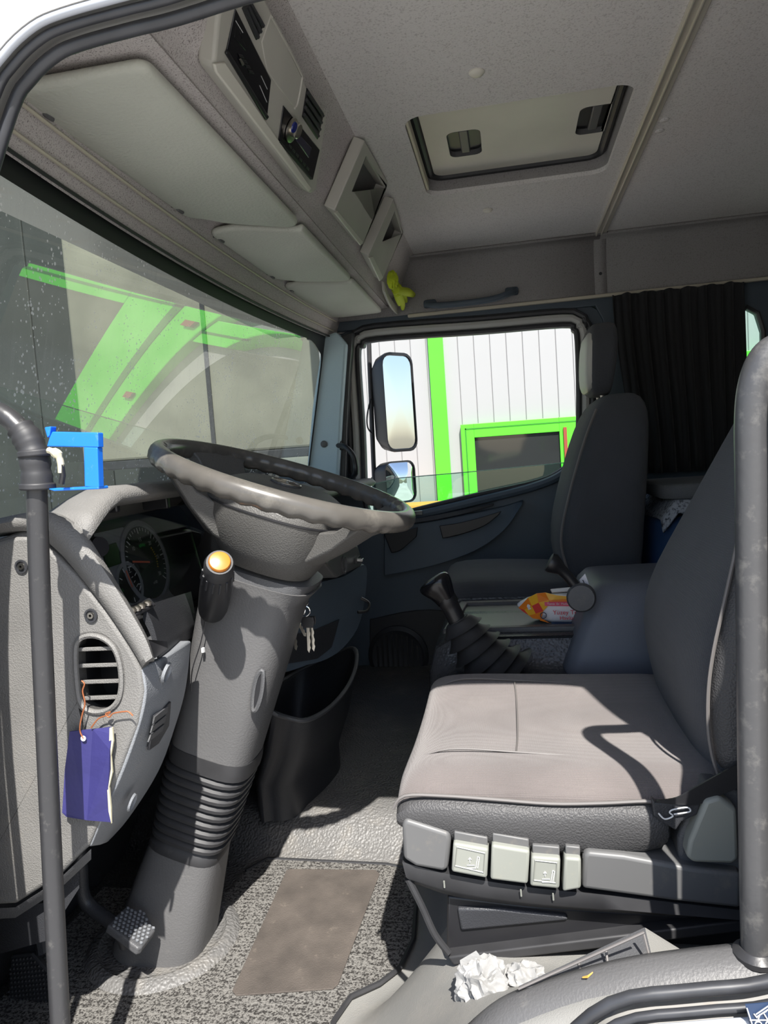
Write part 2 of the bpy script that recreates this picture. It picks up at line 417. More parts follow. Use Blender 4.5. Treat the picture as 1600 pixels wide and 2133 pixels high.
tr = thing('trailer', 'beige tarpaulin sided trailer parked ahead of the truck', 'trailer', (-5.0, 7.0, GZ))
MB().box((-5.0, 7.0, 1.10), (-1.95, 9.4, 4.6)).build('tarpaulin', 'tarp', tr, smooth=0, bevel=.03)
for k in range(1):
    x = -3.35 + k*1.2
    MB().box((x, 6.975, 1.12), (x+.05, 7.0, 4.5)).build('strap', 'rub', tr, smooth=0, bevel=.004)
MB().box((-5.0, 6.98, 1.0), (-1.95, 7.05, 1.10)).build('side_rail', 'rub', tr, smooth=0, bevel=.01)
MB().box((-5.0, 7.05, .28), (-1.95, 9.3, .42)).build('bed', 'light', tr, smooth=0, bevel=.01)
for k, x in enumerate((-2.9, -4.1)):
    MB().lathe([(.12,0),(.5,0),(.52,.04),(.52,.24),(.48,.28),(.12,.28)], (x, 7.1, GZ+.52), (0,1,0), 28).build('wheel', 'tyre', tr)
MB().box((-5.0, 7.3, -.35), (-2.0, 9.2, .28)).build('chassis', 'tyre', tr, smooth=0)
for i, (x0, x1, mm, nm, lb) in enumerate(((-3.3,-2.5,'tyre','rolled_hose','black ribbed hose roll lying on the trailer bed'), (-2.45,-2.1,'tarp','rolled_tarpaulin','short beige tarpaulin roll beside the black hose'))):
    pr = []; k = 9
    for q in range(k): pr += [(.20, (x1-x0)*q/k), (.235, (x1-x0)*(q+.25)/k), (.235, (x1-x0)*(q+.75)/k), (.20, (x1-x0)*(q+1)/k)]
    o = MB().lathe(pr, (x0, 7.26, .42+.236), (1,0,0), 18).build(nm, mm); tag(o, lb, 'roll')

# ---- dark shed further ahead
sh_ = thing('shed', 'dark grey green shed wall beyond the trailer', 'building', (-12,10,GZ))
shm = mat('shed_wall', (.030,.034,.030), .7, var=(.5,.3))
for k in range(10): MB().box((-16+k*1.2, 10.0, GZ), (-16+k*1.2+1.19, 10.2, 6.5)).build('wall_sheet', shm, sh_, smooth=0, bevel=.02)

# ---- wing mirror assembly outside the passenger window
wm = thing('wing_mirror', 'passenger wing mirror assembly, tall mirror over a small convex one', 'mirror', A(775,1060,y=2.5))
def mirror(px0, px1, py0, py1, Y, wid, convex, yaw):
    c = A((px0+px1)/2, (py0+py1)/2, y=Y); h = (A((px0+px1)/2, py0, y=Y).z - A((px0+px1)/2, py1, y=Y).z)
    n = V((math.cos(yaw), -math.sin(yaw), 0)); u = V((math.sin(yaw), math.cos(yaw), 0)); z = V((0,0,1))
    hs = []
    for d, sc in ((-.10,.55), (-.085,.82), (-.05,.95), (0,1.0), (.012,1.0), (.012,.95), (.004,.93)):
        hs.append([c + n*d + u*a*sc + z*b*(sc if d < 0 else sc*.99+.01) for a, b in rrect(wid, h, min(.05, h*.22), 4)])
    ho = MB().loft(hs).build('housing', 'black', wm)
    gl = MB(); o2 = rrect(wid*.95, h*.965, min(.045, h*.2), 4)
    rings = []
    for sc in (1, .8, .6, .4, .2, .02): rings.append([c + n*(.006 + convex*(1-sc*sc)) + u*a*sc + z*b*sc for a, b in o2])
    gl.loft(rings, cap=True); gl.build('mirror_glass', 'mirror', ho, smooth=80)
mirror(796, 864, 735, 942, 2.50, .19, .002, .68)
mirror(796, 868, 960, 1048, 2.50, .19, .022, .68)
MB().tube([A(768,690,y=2.5), A(770,760,y=2.5), A(778,960,y=2.5), A(783,1075,y=2.5)], .011).build('tube', 'rub', wm)
for py in (800, 1000):
    a = A(775, py, y=2.5); MB().tube([a, a + V((.05, .045, 0))], .014).build('bracket', 'rub', wm)
for q in ((768,690),(783,1075)):
    a = A(*q, y=2.5); MB().tube([a, V((a.x-.10, 2.145, a.z))], .013).build('stay', 'rub', wm)
cb = spl([A(772,830,y=2.49), A(765,865,y=2.49), A(766,890,y=2.49), A(776,905,y=2.49)], 6)
MB().tube(cb, .0035, 8).build('cable', 'black', wm)

# ================================================================== CAB SHELL
def floor_z(x, y): return .08*sstep(.79, .91, y)
fl = MB().grid(lambda u, v: (-1.0 + 2.15*u, .0 + 2.12*v, floor_z(0, .0 + 2.12*v)), 4, 60).build('floor', 'rubfl', solid=.05, smooth=60)
struct(fl, 'dusty pebbled rubber cab floor that steps up past the carpet')
o = MB().box((-1.06, 0, -.3), (-1.0, 2.12, .86)).build('wall_front', 'dark', smooth=0); struct(o, 'dark bulkhead below the windscreen')
o = MB().box((1.15, 0, -.05), (1.19, 2.12, 1.76)).build('wall_rear', 'head2', smooth=0); struct(o, 'grey lined rear wall of the cab')

# ---- driver side body with the door opening
def edge_pts(y, shift=0):
    tl = [A(px,py,y=y) for px,py in ((0,217),(45,140),(105,84),(168,56),(280,25),(367,3))]
    tl = [(p.x, p.z) for p in tl]
    lo = [A(px,py,y=y) for px,py in ((1600,2078),(1450,2094),(1290,2118))]
    lo = [(p.x, p.z) for p in lo]
    return tl + [(-.20,1.448),(.05,1.456),(.28,1.458),(.372,1.44),(.388,1.40),(.385,1.20),(.388,1.0),(.362,.90),(.325,.80),(.312,.70),(.305,.50),(.285,.40)] + lo + \
        [(.02,.275),(-.06,.20),(-.14,.08),(-.22,-.10),(-.34,-.24),(-.50,-.28),(-.62,-.25),(-.69,-.12),(-.71,.2),(-.715,.474),(-.705,.85),(-.665,1.10),(-.598,1.24)]
EO = edge_pts(-.01)
sm = spl([(a, 0, b) for a, b in EO], 4, closed=True)
wd = MB().holed([(-1.06,-.045,-.6),(1.19,-.045,-.6),(1.19,-.045,1.80),(-1.06,-.045,1.80)], [[V((p.x,-.045,p.z)) for p in sm]], (0,.05,0)).build('wall_left', 'white', smooth=30, bevel=.006)
struct(wd, 'white painted driver side body around the open doorway')
def inset(pts, d):
    out = []; k = len(pts)
    for i in range(k):
        a, b = pts[i-1], pts[(i+1) % k]; t = (b - a).normalized(); nrm = V((t.z, 0, -t.x))
        out.append(pts[i] + nrm*d)
    return out
cen = sum(sm, V())/len(sm)
sg = 1 if (inset(sm, .01)[0]-cen).length < (sm[0]-cen).length else -1
ds = thing('trim_1', 'black rubber seal and pale lip around the driver door opening', None, (0,0,.4), kind='structure')
MB().tube([p + V((0,-.040,0)) for p in inset(sm, sg*.003)], .0045, 10, closed=True).build('lip', 'lip', ds)
MB().tube([p + V((0,-.030,0)) for p in inset(sm, sg*.010)], .0048, 10, closed=True).build('outer_seal', 'seal', ds)
MB().tube([p + V((0,-.012,0)) for p in inset(sm, sg*.018)], .0072, 10, closed=True).build('inner_seal', 'seal', ds)

# ---- roof, ceiling with hatch opening, side cove
HX0, HX1, HY0, HY1, CZ = -.195, .312, .905, 1.415, 1.70
RX = .37
hole = [V(((HX0+HX1)/2 + a, (HY0+HY1)/2 + b, CZ)) for a, b in rrect(HX1-HX0, HY1-HY0, .045, 5)]
ce = MB().holed([(-.33,.0,CZ),(RX,.0,CZ),(RX,2.0,CZ),(-.33,2.0,CZ)], [hole], (0,0,.012)).build('ceiling', 'head2', smooth=30)
struct(ce, 'grey speckled roof lining with an opening for the hatch')
o = MB().box((RX,0,CZ), (1.16,2.0,CZ+.012)).build('ceiling_lining', 'head2', ce, smooth=0)
cove = [(2.0,1.70),(2.032,1.693),(2.052,1.674),(2.062,1.645),(2.067,1.58),(2.07,1.49)]
cv = spl([(0,a,b) for a, b in cove], 5)
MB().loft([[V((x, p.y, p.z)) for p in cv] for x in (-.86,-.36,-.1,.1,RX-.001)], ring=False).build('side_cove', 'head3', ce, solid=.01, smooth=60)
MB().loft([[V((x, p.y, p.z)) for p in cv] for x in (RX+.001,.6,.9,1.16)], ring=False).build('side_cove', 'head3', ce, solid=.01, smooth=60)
sidep = spl([(0,.0,1.47),(0,.05,1.60),(0,.12,1.68),(0,.2,1.70)], 5)
MB().loft([[V((x, p.y, p.z)) for p in sidep] for x in (-.8,1.16)], ring=False).build('driver_cove', 'head2', ce, solid=.01, smooth=60)
# recess of the hatch
rec = MB(); rec.loft([[V((p.x,p.y,z)) for p in hole] for z in (CZ+.0121, CZ+.055)], cap=False)
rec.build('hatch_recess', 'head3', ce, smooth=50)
# aluminium joint strip
ts = thing('trim_2', 'pale metal joint strip across the roof lining', None, (RX,1,CZ), kind='structure')
MB().box((RX-.019,.02,CZ-.006),(RX+.019,2.01,CZ)).build('strip', 'alu', ts, smooth=0, bevel=.002)
MB().box((RX-.019,.02,CZ-.012),(RX-.013,2.01,CZ-.006)).build('ridge', 'alu', ts, smooth=0, bevel=.002)
MB().box((RX-.001,.02,CZ-.011),(RX+.005,2.01,CZ-.006)).build('ridge', 'alu', ts, smooth=0, bevel=.002)
lowp = [V((0,p.y-.004,p.z-.002)) for p in cv]
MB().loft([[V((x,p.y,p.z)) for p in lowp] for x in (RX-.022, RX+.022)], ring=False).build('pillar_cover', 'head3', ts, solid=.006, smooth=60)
MB().lathe([(.0,0),(.006,0),(.006,.003),(0,.003)], (RX, 2.06, 1.565), (0,-1,0), 12).build('screw', 'black', ts)
roof = MB().box((-.9,-.05,1.80),(1.19,2.16,1.84)).build('roof', 'white', smooth=0, bevel=.02); struct(roof, 'white roof skin of the cab')

# ---- roof hatch
rh = thing('roof_hatch', 'pale plastic roof hatch panel with two recessed pull handles', 'roof hatch', ((HX0+HX1)/2,(HY0+HY1)/2,CZ+.055))
pz = CZ + .048
def handle_hole(cx, cy): return [V((cx+a, cy+b, pz)) for a, b in rrect(.085,.155,.02,4)]
hh = [(A(968,300,z=pz)), (A(1240,250,z=pz))]
pn = [V(((HX0+HX1)/2+a, (HY0+HY1)/2+b, pz)) for a, b in rrect(HX1-HX0-.05, HY1-HY0-.03, .03, 5)]
MB().holed(pn, [handle_hole(h.x, h.y) for h in hh], (0,0,.006)).build('panel', 'hatch', rh, smooth=30, bevel=.002)
gs = [V(((HX0+HX1)/2+a, (HY0+HY1)/2+b, pz)) for a, b in rrect(HX1-HX0-.028, HY1-HY0-.010, .04, 5)]
MB().tube(gs, .010, 8, closed=True).build('gasket', 'rub', rh)
MB().box((HX0+.001, HY0+.03, CZ+.004), (HX0+.009, HY1-.04, CZ+.03)).build('edge_strip', 'cream', rh, smooth=0, bevel=.002)
for h in hh:
    pk = MB(); out_ = rrect(.085,.155,.02,4)
    pk.loft([[V((h.x+a*s, h.y+b*s, z)) for a, b in out_] for s, z in ((1,pz),(.97,pz+.03))], cap=False)
    pk.face(pk.vs([V((h.x+a*.97, h.y+b*.97, pz+.03)) for a, b in out_]))
    po = pk.build('handle_pocket', 'mid', rh, smooth=50)
    MB().box((h.x-.012, h.y-.068, pz+.004), (h.x+.012, h.y+.068, pz+.012)).build('pull_bar', 'mid', po, bevel=.003)
MB().box((HX0-.04,HY0-.04,CZ+.062),(HX1+.04,HY1+.04,CZ+.085)).build('outer_lid', 'black', rh, smooth=0)
for i, (px, py) in enumerate(((993,150),(1016,437))):
    p = A(px,py,z=CZ)
    o = MB().lathe([(.016,.0),(.016,-.002),(.012,-.006),(.006,-.008),(0,-.008)], (p.x,p.y,CZ), (0,0,1), 18).build('lining_clip', 'hatch')
    tag(o, ('round pale clip in the roof lining ahead of the hatch','round pale clip in the roof lining between hatch and passenger window')[i].replace('ahead of the hatch','on the driver side of the hatch'), 'clip')
for i, (px, py) in enumerate(((1384,249),(1374,272))):
    p = A(px,py,z=CZ); o = MB().lathe([(.011,0),(.011,-.0015),(.009,-.003),(0,-.003)], (p.x,p.y,CZ), (0,0,1), 14).build('lining_plug', 'head2')
    tag(o, ('small grey roof lining plug beside the joint strip, on the driver side of its twin', 'small grey roof lining plug beside the joint strip, on the passenger side of its twin')[i], 'plug', 'roof lining plugs')

# ---- passenger side wall with quarter window
YW = 2.085
qp = [A(px,py,y=YW) for px,py in ((1590,850),(1590,690),(1578,652),(1555,640))]
qw = [(.47,.84),(.455,.90),(.455,1.33),(.48,1.365),(.86,1.375),(qp[3].x+.0,qp[3].z),(qp[2].x,qp[2].z),(qp[1].x,qp[1].z),(qp[0].x,.86),(.92,.82)]
wr = MB().holed([(.375,YW,0),(1.17,YW,0),(1.17,YW,1.60),(-.83,YW,1.60),(-.83,YW,1.455),(.35,YW,1.455),(.375,YW,1.40)], [[V((a,YW,b)) for a,b in qw]], (0,.045,0)).build('wall_right', 'door', smooth=30, bevel=.004)
struct(wr, 'dark passenger side wall behind the door with a quarter window')
q2 = thing('window_2', 'quarter window with pale mesh film behind the black curtain', None, (.7,YW,1.1), kind='structure')
MB().tube([V((a,YW-.004,b)) for a,b in qw], .009, 8, closed=True).build('window_seal', 'seal', q2)
MB().holed([(.45,YW+.02,.80),(.97,YW+.02,.80),(.97,YW+.02,1.40),(.45,YW+.02,1.40)], [], (0,.004,0)).build('pane', 'glassd', q2, smooth=0)
tc_ = MB().box((-.36,2.052,1.478),(1.15,2.072,1.490)).build('trim_3', 'cream', smooth=0, bevel=.003); struct(tc_, 'cream ledge strip above the passenger door and curtain')

# ---- passenger door
YD = 2.10
wo_ = [(748,742),(757,722),(785,709),(1000,694),(1172,680),(1192,688),(1200,712),(1203,860),(1196,945),(1172,975),(1120,1000),(1000,1027),(880,1056),(800,1076),(776,1072),(764,1040),(758,900)]
wp = spl([A(a,b,y=YD) for a,b in wo_], 4, closed=True)
dr = thing('door_1', 'dark passenger door with a half lowered window', None, (-.15,YD,.1), kind='structure')
pout = [(-1.0,.03),(.385,.03),(.385,1.30),(.375,1.43),(.31,1.475),(-.56,1.478),(-.66,1.44),(-.72,1.36),(-.745,1.1),(-.80,.92),(-1.0,.88)]
MB().holed([V((a,YD,b)) for a,b in pout], [wp], (0,.05,0)).build('door_panel', 'door', dr, smooth=30, bevel=.004)
def offs(pts, d):
    c = sum(pts, V())/len(pts); k = len(pts); out = []
    for i in range(k):
        t = (pts[(i+1)%k]-pts[i-1]).normalized(); nrm = V((t.z,0,-t.x))
        if nrm.dot(pts[i]-c) < 0: nrm = -nrm
        out.append(pts[i] + nrm*d)
    return out
def upper(pts, zc): return [p for p in pts if p.z > zc]
fr_o = offs(wp, .030)
up = sorted([i for i in range(len(fr_o)) if fr_o[i].z > .92])
# the light frame runs round the upper part of the window only
ring = [p for p in fr_o]
st = min(range(len(ring)), key=lambda i: (ring[i]-A(728,1010,y=YD)).length)
en = min(range(len(ring)), key=lambda i: (ring[i]-A(1212,930,y=YD)).length)
seq = []
i = st
while i != en: seq.append(ring[i]); i = (i+1) % len(ring)
seq.append(ring[en])
if max(p.z for p in seq) < 1.3: 
    seq = []; i = en
    while i != st: seq.append(ring[i]); i = (i+1) % len(ring)
    seq.append(ring[st])
MB().tube([p + V((0,-.006,0)) for p in seq], .016, 8).build('window_frame', 'frame', dr)
MB().tube([p + V((0,-.004,0)) for p in offs(wp, .006)], .012, 8, closed=True).build('window_seal', 'seal', dr)
MB().tube([p + V((0,-.012,0)) for p in offs(seq, .026)], .012, 8).build('door_seal', 'seal', dr)
# lowered pane: its top edge runs across the opening
gt = [A(px,py,y=YD+.03) for px,py in ((752,1062),(762,1030),(780,1008),(830,996),(1000,981),(1196,962))]
gb = [V((p.x,p.y,.70)) for p in gt]
MB().loft([[p, p+V((0,.004,0)), q+V((0,.004,0)), q] for p, q in zip(gt, gb)]).build('window_pane', 'glassd', dr, smooth=0)
MB().tube([p + V((0,.002,0)) for p in gt], .0022, 6).build('pane_edge', mat('pane_edge', (.45,.62,.55), .15), dr)
# sill capping, arm rest sweep, pull recess, switch pod, speaker
sill = spl([A(px,py,y=YD-.02) for px,py in ((760,1085),(880,1064),(1000,1036),(1110,1008),(1170,982),(1200,948))], 5)
MB().tube([p + V((0,0,-.012)) for p in sill], .017, 8).build('sill_cap', 'door', dr)
def strip(px_up, px_lo, y_up, y_lo, name, m, th=.02, par=dr):
    a = spl([A(px,py,y=y_up) for px,py in px_up], 5); b = spl([A(px,py,y=y_lo) for px,py in px_lo], 5)
    secs = [[p, q, q+V((0,th,0)), p+V((0,th,0))] for p, q in zip(a, b)]
    return MB().loft(secs).build(name, m, par, smooth=50, bevel=.004)
strip([(800,1100),(900,1085),(1000,1066),(1060,1052),(1090,1042)], [(800,1200),(900,1180),(990,1148),(1050,1105),(1088,1050)], YD-.035, YD-.075, 'arm_rest', 'door', .05)
strip([(915,1095),(960,1088),(1010,1075),(1045,1064)], [(922,1122),(965,1112),(1010,1095),(1040,1072)], YD-.0775, YD-.0775, 'pull_pocket', 'black', .006)
strip([(845,1082),(900,1074),(960,1062),(1030,1048)], [(850,1092),(905,1084),(962,1072),(1028,1054)], YD-.045, YD-.05, 'grip_slot', 'black', .006)
MB().box(tuple(A(856,1072,y=YD-.05)-V((.02,.004,.004))), tuple(A(870,1066,y=YD-.05)+V((.02,.004,.004)))).build('lock_button', 'chrome', dr, bevel=.002)
strip([(800,1112),(830,1108),(870,1098)], [(815,1152),(835,1146),(868,1118)], YD-.0775, YD-.082, 'window_switch', 'black', .006)
sp = A(830,1365,y=YD-.012)
so_ = MB().lathe([(.125,0),(.125,.008),(.108,.016),(.10,.012),(.0,.012)], sp, (0,-1,0), 36).build('speaker_grille', 'dark', dr)
for k in range(9):
    r = .094; x = -r + 2*r*(k+.5)/9; hgt = math.sqrt(max(0,r*r-x*x))
    MB().box((sp.x+x-.004, sp.y-.016, sp.z-hgt), (sp.x+x+.004, sp.y-.011, sp.z+hgt)).build('grille_bar', 'black', so_, smooth=0)
strip([(770,1290),(900,1270),(1100,1300)], [(770,1470),(900,1470),(1100,1470)], YD-.005, YD-.005, 'lower_pocket', 'dark', .02)

MB().box((-.728,2.152,.80),(-.665,2.175,1.62)).build('pillar_skin', 'seal', dr, smooth=0)
MB().box((-.80,2.152,1.45),(.42,2.175,1.62)).build('header_skin', 'seal', dr, smooth=0)
# ---- windscreen: raked and bowed pane
WX0, WZ0, RK, BOW = -.745, 1.43, math.tan(math.radians(11.8)), .06
def wsx(y, z): return WX0 - (WZ0-z)*RK + BOW*(y-1)**2
wn = thing('window_1', 'dusty windscreen with black edge band', None, (-.75,1.05,.85), kind='structure')
MB().grid(lambda u, v: (wsx(.0+2.14*v, .74+.80*u), .0+2.14*v, .74+.80*u), 10, 36).build('pane', 'glassw', wn, smooth=80)
def ztop(y): return 1.398 - .05*sstep(1.80,2.02,y)**2
MB().grid(lambda u, v: (wsx(.0+2.12*v, 0)+RK*(ztop(2.12*v)+u*.12)+.003, .0+2.12*v, ztop(2.12*v)+u*.12), 2, 60).build('edge_band', 'black', wn, smooth=80)
def yright(z): return 1.985 - .09*sstep(1.30,1.44,z)**2
MB().grid(lambda u, v: (wsx(yright(.8+.66*v)+u*.10, .8+.66*v)+.004, yright(.8+.66*v)+u*.10, .8+.66*v), 2, 40).build('edge_band', 'black', wn, smooth=80)

# ---- header lining over the windscreen (profile swept across the cab)
def hp(y):
    b = BOW*(y-1)**2
    P = [(WX0+b+.012,1.425),(WX0+b*.8+.035,1.455),(WX0+b*.5+.075,1.505),(-.62,1.522),(-.452,1.522),(-.438,1.530),(-.425,1.552),(-.405,1.566),(-.385,1.59),(-.335,1.685),(-.315,1.70),(-.29,1.702)]
    return spl([(a,y,c) for a,c in P], 3)
hd = MB().loft([hp(.0+2.09*k/30) for k in range(31)], ring=False).build('trim_4', 'head', smooth=40); struct(hd, 'speckled lining above the windscreen')
for k, idx in enumerate((1, 3, 5)):
    MB().tube([hp(y)[idx] + V((.004,0,-.004)) for y in [.03+2.0*i/30 for i in range(31)]], .0032, 6).build('trim_bead', ('rub','cream','cream')[k], hd)
MB().box((-.92,0,1.46),(-.78,2.12,1.80)).build('front_header', 'white', hd, smooth=0)

# ---- front pillar trim on the passenger side
pl = [(672,702),(700,690),(722,716),(712,860),(704,1000),(690,1035),(636,1010),(650,850)]
pa = MB(); q1 = [A(a,b,y=2.0) for a,b in pl]
pa.prism(q1, (0,.12,0)); po = pa.build('trim_5', mat('pillar_trim', (.50,.64,.70), .5, bump=(300,.2)), smooth=0, bevel=.01); struct(po, 'pale blue grey front pillar trim beside the windscreen')
pc = A(675,925,y=1.998); MB().lathe([(.014,0),(.014,.002),(.010,.004),(0,.004)], pc, (0,-1,0), 16).build('cap', MT['mid'], po)
st_ = [(708,700),(735,690),(728,780),(722,900),(720,1010),(704,1010),(706,880),(706,780)]
MB().prism([A(a,b,y=2.03) for a,b in st_], (0,.05,0)).build('seal_channel', 'seal', po, smooth=0, bevel=.006)
gh = thing('grab_handle', 'black grab handle on the passenger front pillar', 'handle', A(715,930,y=2.02))
gp = spl([A(700,928,y=2.02), A(718,930,y=1.97), A(734,946,y=1.95), A(740,965,y=1.95), A(741,984,y=1.955), A(736,992,y=2.02)], 6)
MB().tube(gp, .0105, 10).build('bar', 'black', gh)
MB().obox(A(703,928,y=2.02), (.04,.03,.04), Matrix.Identity(3)).build('mount', 'black', gh, bevel=.008)
rg = thing('assist_grip', 'low grey grab handle above the passenger door window', 'handle', A(980,632,y=2.05))
gp = spl([A(890,634,y=2.05), A(915,636,y=2.02), A(980,630,y=2.01), A(1030,622,y=2.01), A(1058,612,y=2.02), A(1072,606,y=2.05)], 6)
MB().tube(gp, .012, 10).build('bar', 'door', rg)
for px, py in ((896,633),(1066,607)): MB().obox(A(px,py,y=2.055), (.05,.025,.03), Matrix.Identity(3)).build('mount', 'door', rg, bevel=.008)

# ================================================================== DASHBOARD
def AP(px, py, o, n):
    """line of sight of a photo pixel met with the plane through o with normal n"""
    c = V((px - CX, py - CY, F_PX)); d = V((AX.dot(c), AY.dot(c), AZ.dot(c)))
    return EYE + d * ((V(o) - EYE).dot(V(n)) / d.dot(V(n)))
YE = .15
db = thing('dashboard', 'grey grained dashboard with hooded instrument binnacle', 'dashboard', (-.75,1.0,.3))
panel_px = [(-80,1150),(-10,1128),(25,1119),(62,1119),(110,1150),(160,1200),(220,1275),(268,1348),(292,1392),(299,1440),(286,1510),(252,1600),(216,1690),(186,1762),(122,1826),(32,1884),(-80,1890)]
vent_px = [(158,1360),(163,1335),(183,1324),(210,1327),(236,1346),(250,1380),(254,1425),(247,1458),(228,1477),(202,1483),(179,1476),(166,1456),(160,1410)]
vent = spl([A(a,b,y=YE) for a,b in vent_px], 3, closed=True)
ep = MB().holed([A(a,b,y=YE) for a,b in panel_px], [vent], (0,.03,0)).build('end_panel', 'dash', db, smooth=35, bevel=.006, seg=3)
va = MB().loft([[p for p in vent], [p+V((0,.06,0)) for p in vent]], cap=False); va.face(va.vs([p+V((0,.06,0)) for p in vent]))
va = va.build('air_vent', 'black', db, smooth=60)
MB().tube([p + V((0,-.001,0)) for p in vent], .004, 6, closed=True).build('vent_rim', 'dash', va)
for (xa, xb, yy) in ((157,237,1354),(158,251,1388),(162,253,1422),(164,247,1456)):
    a, b = A(xa,yy,y=YE+.006), A(xb,yy-3,y=YE+.006)
    MB().loft([[p+V((0,0,.0035)), p+V((0,.034,-.006)), p+V((0,.034,-.010)), p+V((0,0,-.0025))] for p in (a, b)]).build('vent_slat', 'dash', va, smooth=0, bevel=.001)
for k in range(4):
    c = A(205,1470,y=YE+.05)
    pts = [c + V((math.cos(t)*(.022+.006*k), 0, math.sin(t)*(.012+.006*k))) for t in [PI*(1.05+.9*i/10) for i in range(11)]]
    MB().tube(pts, .0018, 6).build('rear_vane', 'char', va)
for px, py in ((190,1282),(45,1180)):
    c = A(px,py,y=YE-.001); s_ = MB().lathe([(.010,0),(.010,.002),(.0075,.002),(.0075,-.004),(.0,-.004)], c, (0,-1,0), 18).build('screw_well', 'dark', db)
    MB().lathe([(.0045,-.003),(.0045,.003),(.002,.003),(.002,.0),(0,0)], c, (0,-1,0), 12).build('screw', 'steel', s_)
# rolled edge that joins hood and end panel
Lc = spl([A(a,b,y=YE-.002) for a,b in ((-30,1112),(60,1106),(118,1146),(166,1200),(226,1278),(276,1354),(296,1390))], 5)
Rc = spl([A(a,b,y=YE+.012) for a,b in ((-10,1088),(100,1066),(166,1098),(216,1168),(262,1245),(306,1325),(322,1374))], 5)
MB().loft([[p, (p*.75+q*.25)+V((.008,-.012,.008)), (p*.35+q*.65)+V((.010,-.010,.010)), q, q+V((-.03,.05,-.02)), p+V((-.02,.05,-.01))] for p, q in zip(Lc, Rc)]).build('edge_roll', 'dash', db, smooth=70)
# underside lip and lower black panel
MB().loft([[A(a,b,y=YE), A(a,b+22,y=YE+.01), A(a,b+22,y=YE+.06), A(a,b,y=YE+.06)] for a,b in ((190,1768),(122,1832),(32,1890),(-80,1896))]).build('under_lip', 'char', db, smooth=50)
MB().loft([[A(a,b,y=YE+.03), A(a,c,y=YE+.03), A(a,c,y=YE+.07), A(a,b,y=YE+.07)] for a,b,c in ((165,1800,1850),(95,1880,1960),(-80,1910,2010))]).build('kick_panel', 'dark', db, smooth=50)
# light lower fascia facing the driver
FL = spl([A(a,b,y=YE+.002) for a,b in ((294,1392),(303,1440),(291,1505),(256,1605),(218,1692),(188,1766))], 5)
FR = spl([A(a,b,y=.36) for a,b in ((399,1334),(388,1432),(366,1512),(330,1608),(268,1705),(222,1756))], 5)
FM = [(p*.72+q*.28)+V((.012,0,.004)) for p, q in zip(FL, FR)]
fa = MB().loft([[p, m_, q, q+V((-.05,.0,0)), p+V((-.05,.03,0))] for p, m_, q in zip(FL, FM, FR)]).build('lower_fascia', 'grey', db, smooth=38, bevel=.004)
def onfa(px, py, lift=.002):
    n = (FR[8]-FL[8]).cross(FL[14]-FL[4]).normalized()
    if n.dot(EYE-FL[8]) < 0: n = -n
    return AP(px, py, (FM[10]*.5+FR[10]*.5) + n*lift, n), n
c, n = onfa(350,1402,.004); MB().lathe([(.0,-.004),(.012,-.003),(.014,.0),(.016,-.004)], c, n, 22).build('screw_recess', 'grey', fa)
q = [onfa(a,b,.003)[0] for a,b in ((318,1490),(352,1460),(348,1510),(326,1548),(306,1562))]
sw = MB().prism(q, n*.004).build('switch_plate', 'dark', fa, smooth=0, bevel=.001)
for k in range(3):
    a = [onfa(x_, y_, .007)[0] for x_, y_ in ((320-4*k,1493+19*k),(348-4*k,1470+19*k),(346-5*k,1484+19*k),(317-5*k,1507+19*k))]
    MB().prism(a, n*.002).build('switch_blank', 'char', fa, smooth=0)
c, n = onfa(278,1672,.003); MB().lathe([(.0,-.003),(.010,-.002),(.012,.0),(.014,-.003)], c, n, 18).build('screw_recess', 'grey', fa)

# top, hood and binnacle
def hood_z(y): return .868 + .070*sstep(.10,.26,y)*(1-sstep(.72,.95,y))
def hood_x(y): return -.585 + .05*sstep(.75,1.0,y)
def top_pt(u, v):
    y = .155 + 1.92*v; x0 = wsx(y, .86)+.01; x1 = hood_x(y); x = x0 + (x1-x0)*u
    z = .862 + (hood_z(y)-.868)*sstep(.15,.8,u) - .018*max(0,u-.9)*10*(u-.9)*10
    return (x, y, z)
MB().grid(top_pt, 20, 60).build('top_pad', 'dash', db, solid=.02, smooth=70)
# fins under the hood
for px, py in ((222,1045),(330,1040)):
    c = A(px,py,x=-.63); MB().box(tuple(c+V((-.03,-.006,-.018))), tuple(c+V((.02,.006,.016)))).build('hood_fin', 'black', db, bevel=.003)
CO, CU = V((-.705,.5,.765)), V((0,1,0)); CVv = V((-.19,0,.982)).normalized(); CN = CU.cross(CVv)
clf = frame_of(CO, CU, CVv)
def cl(px, py, lift=0): return AP(px, py, CO + CN*lift, CN)
ic = MB().prism([clf(a, b+.0, -.02) for a, b in rrect(.52,.27,.05,4)], CN*.018).build('instrument_cluster', 'black', db, smooth=0, bevel=.004)
# recess walls from hood lip to the cluster
o2 = rrect(.50,.245,.06,5)
MB().loft([[clf(a*.98, b*.98, .0) for a, b in o2], [clf(a*1.06, b*1.06+.004, .07) for a, b in o2]], cap=False).build('bezel', 'char', ic, solid=.006, smooth=60)
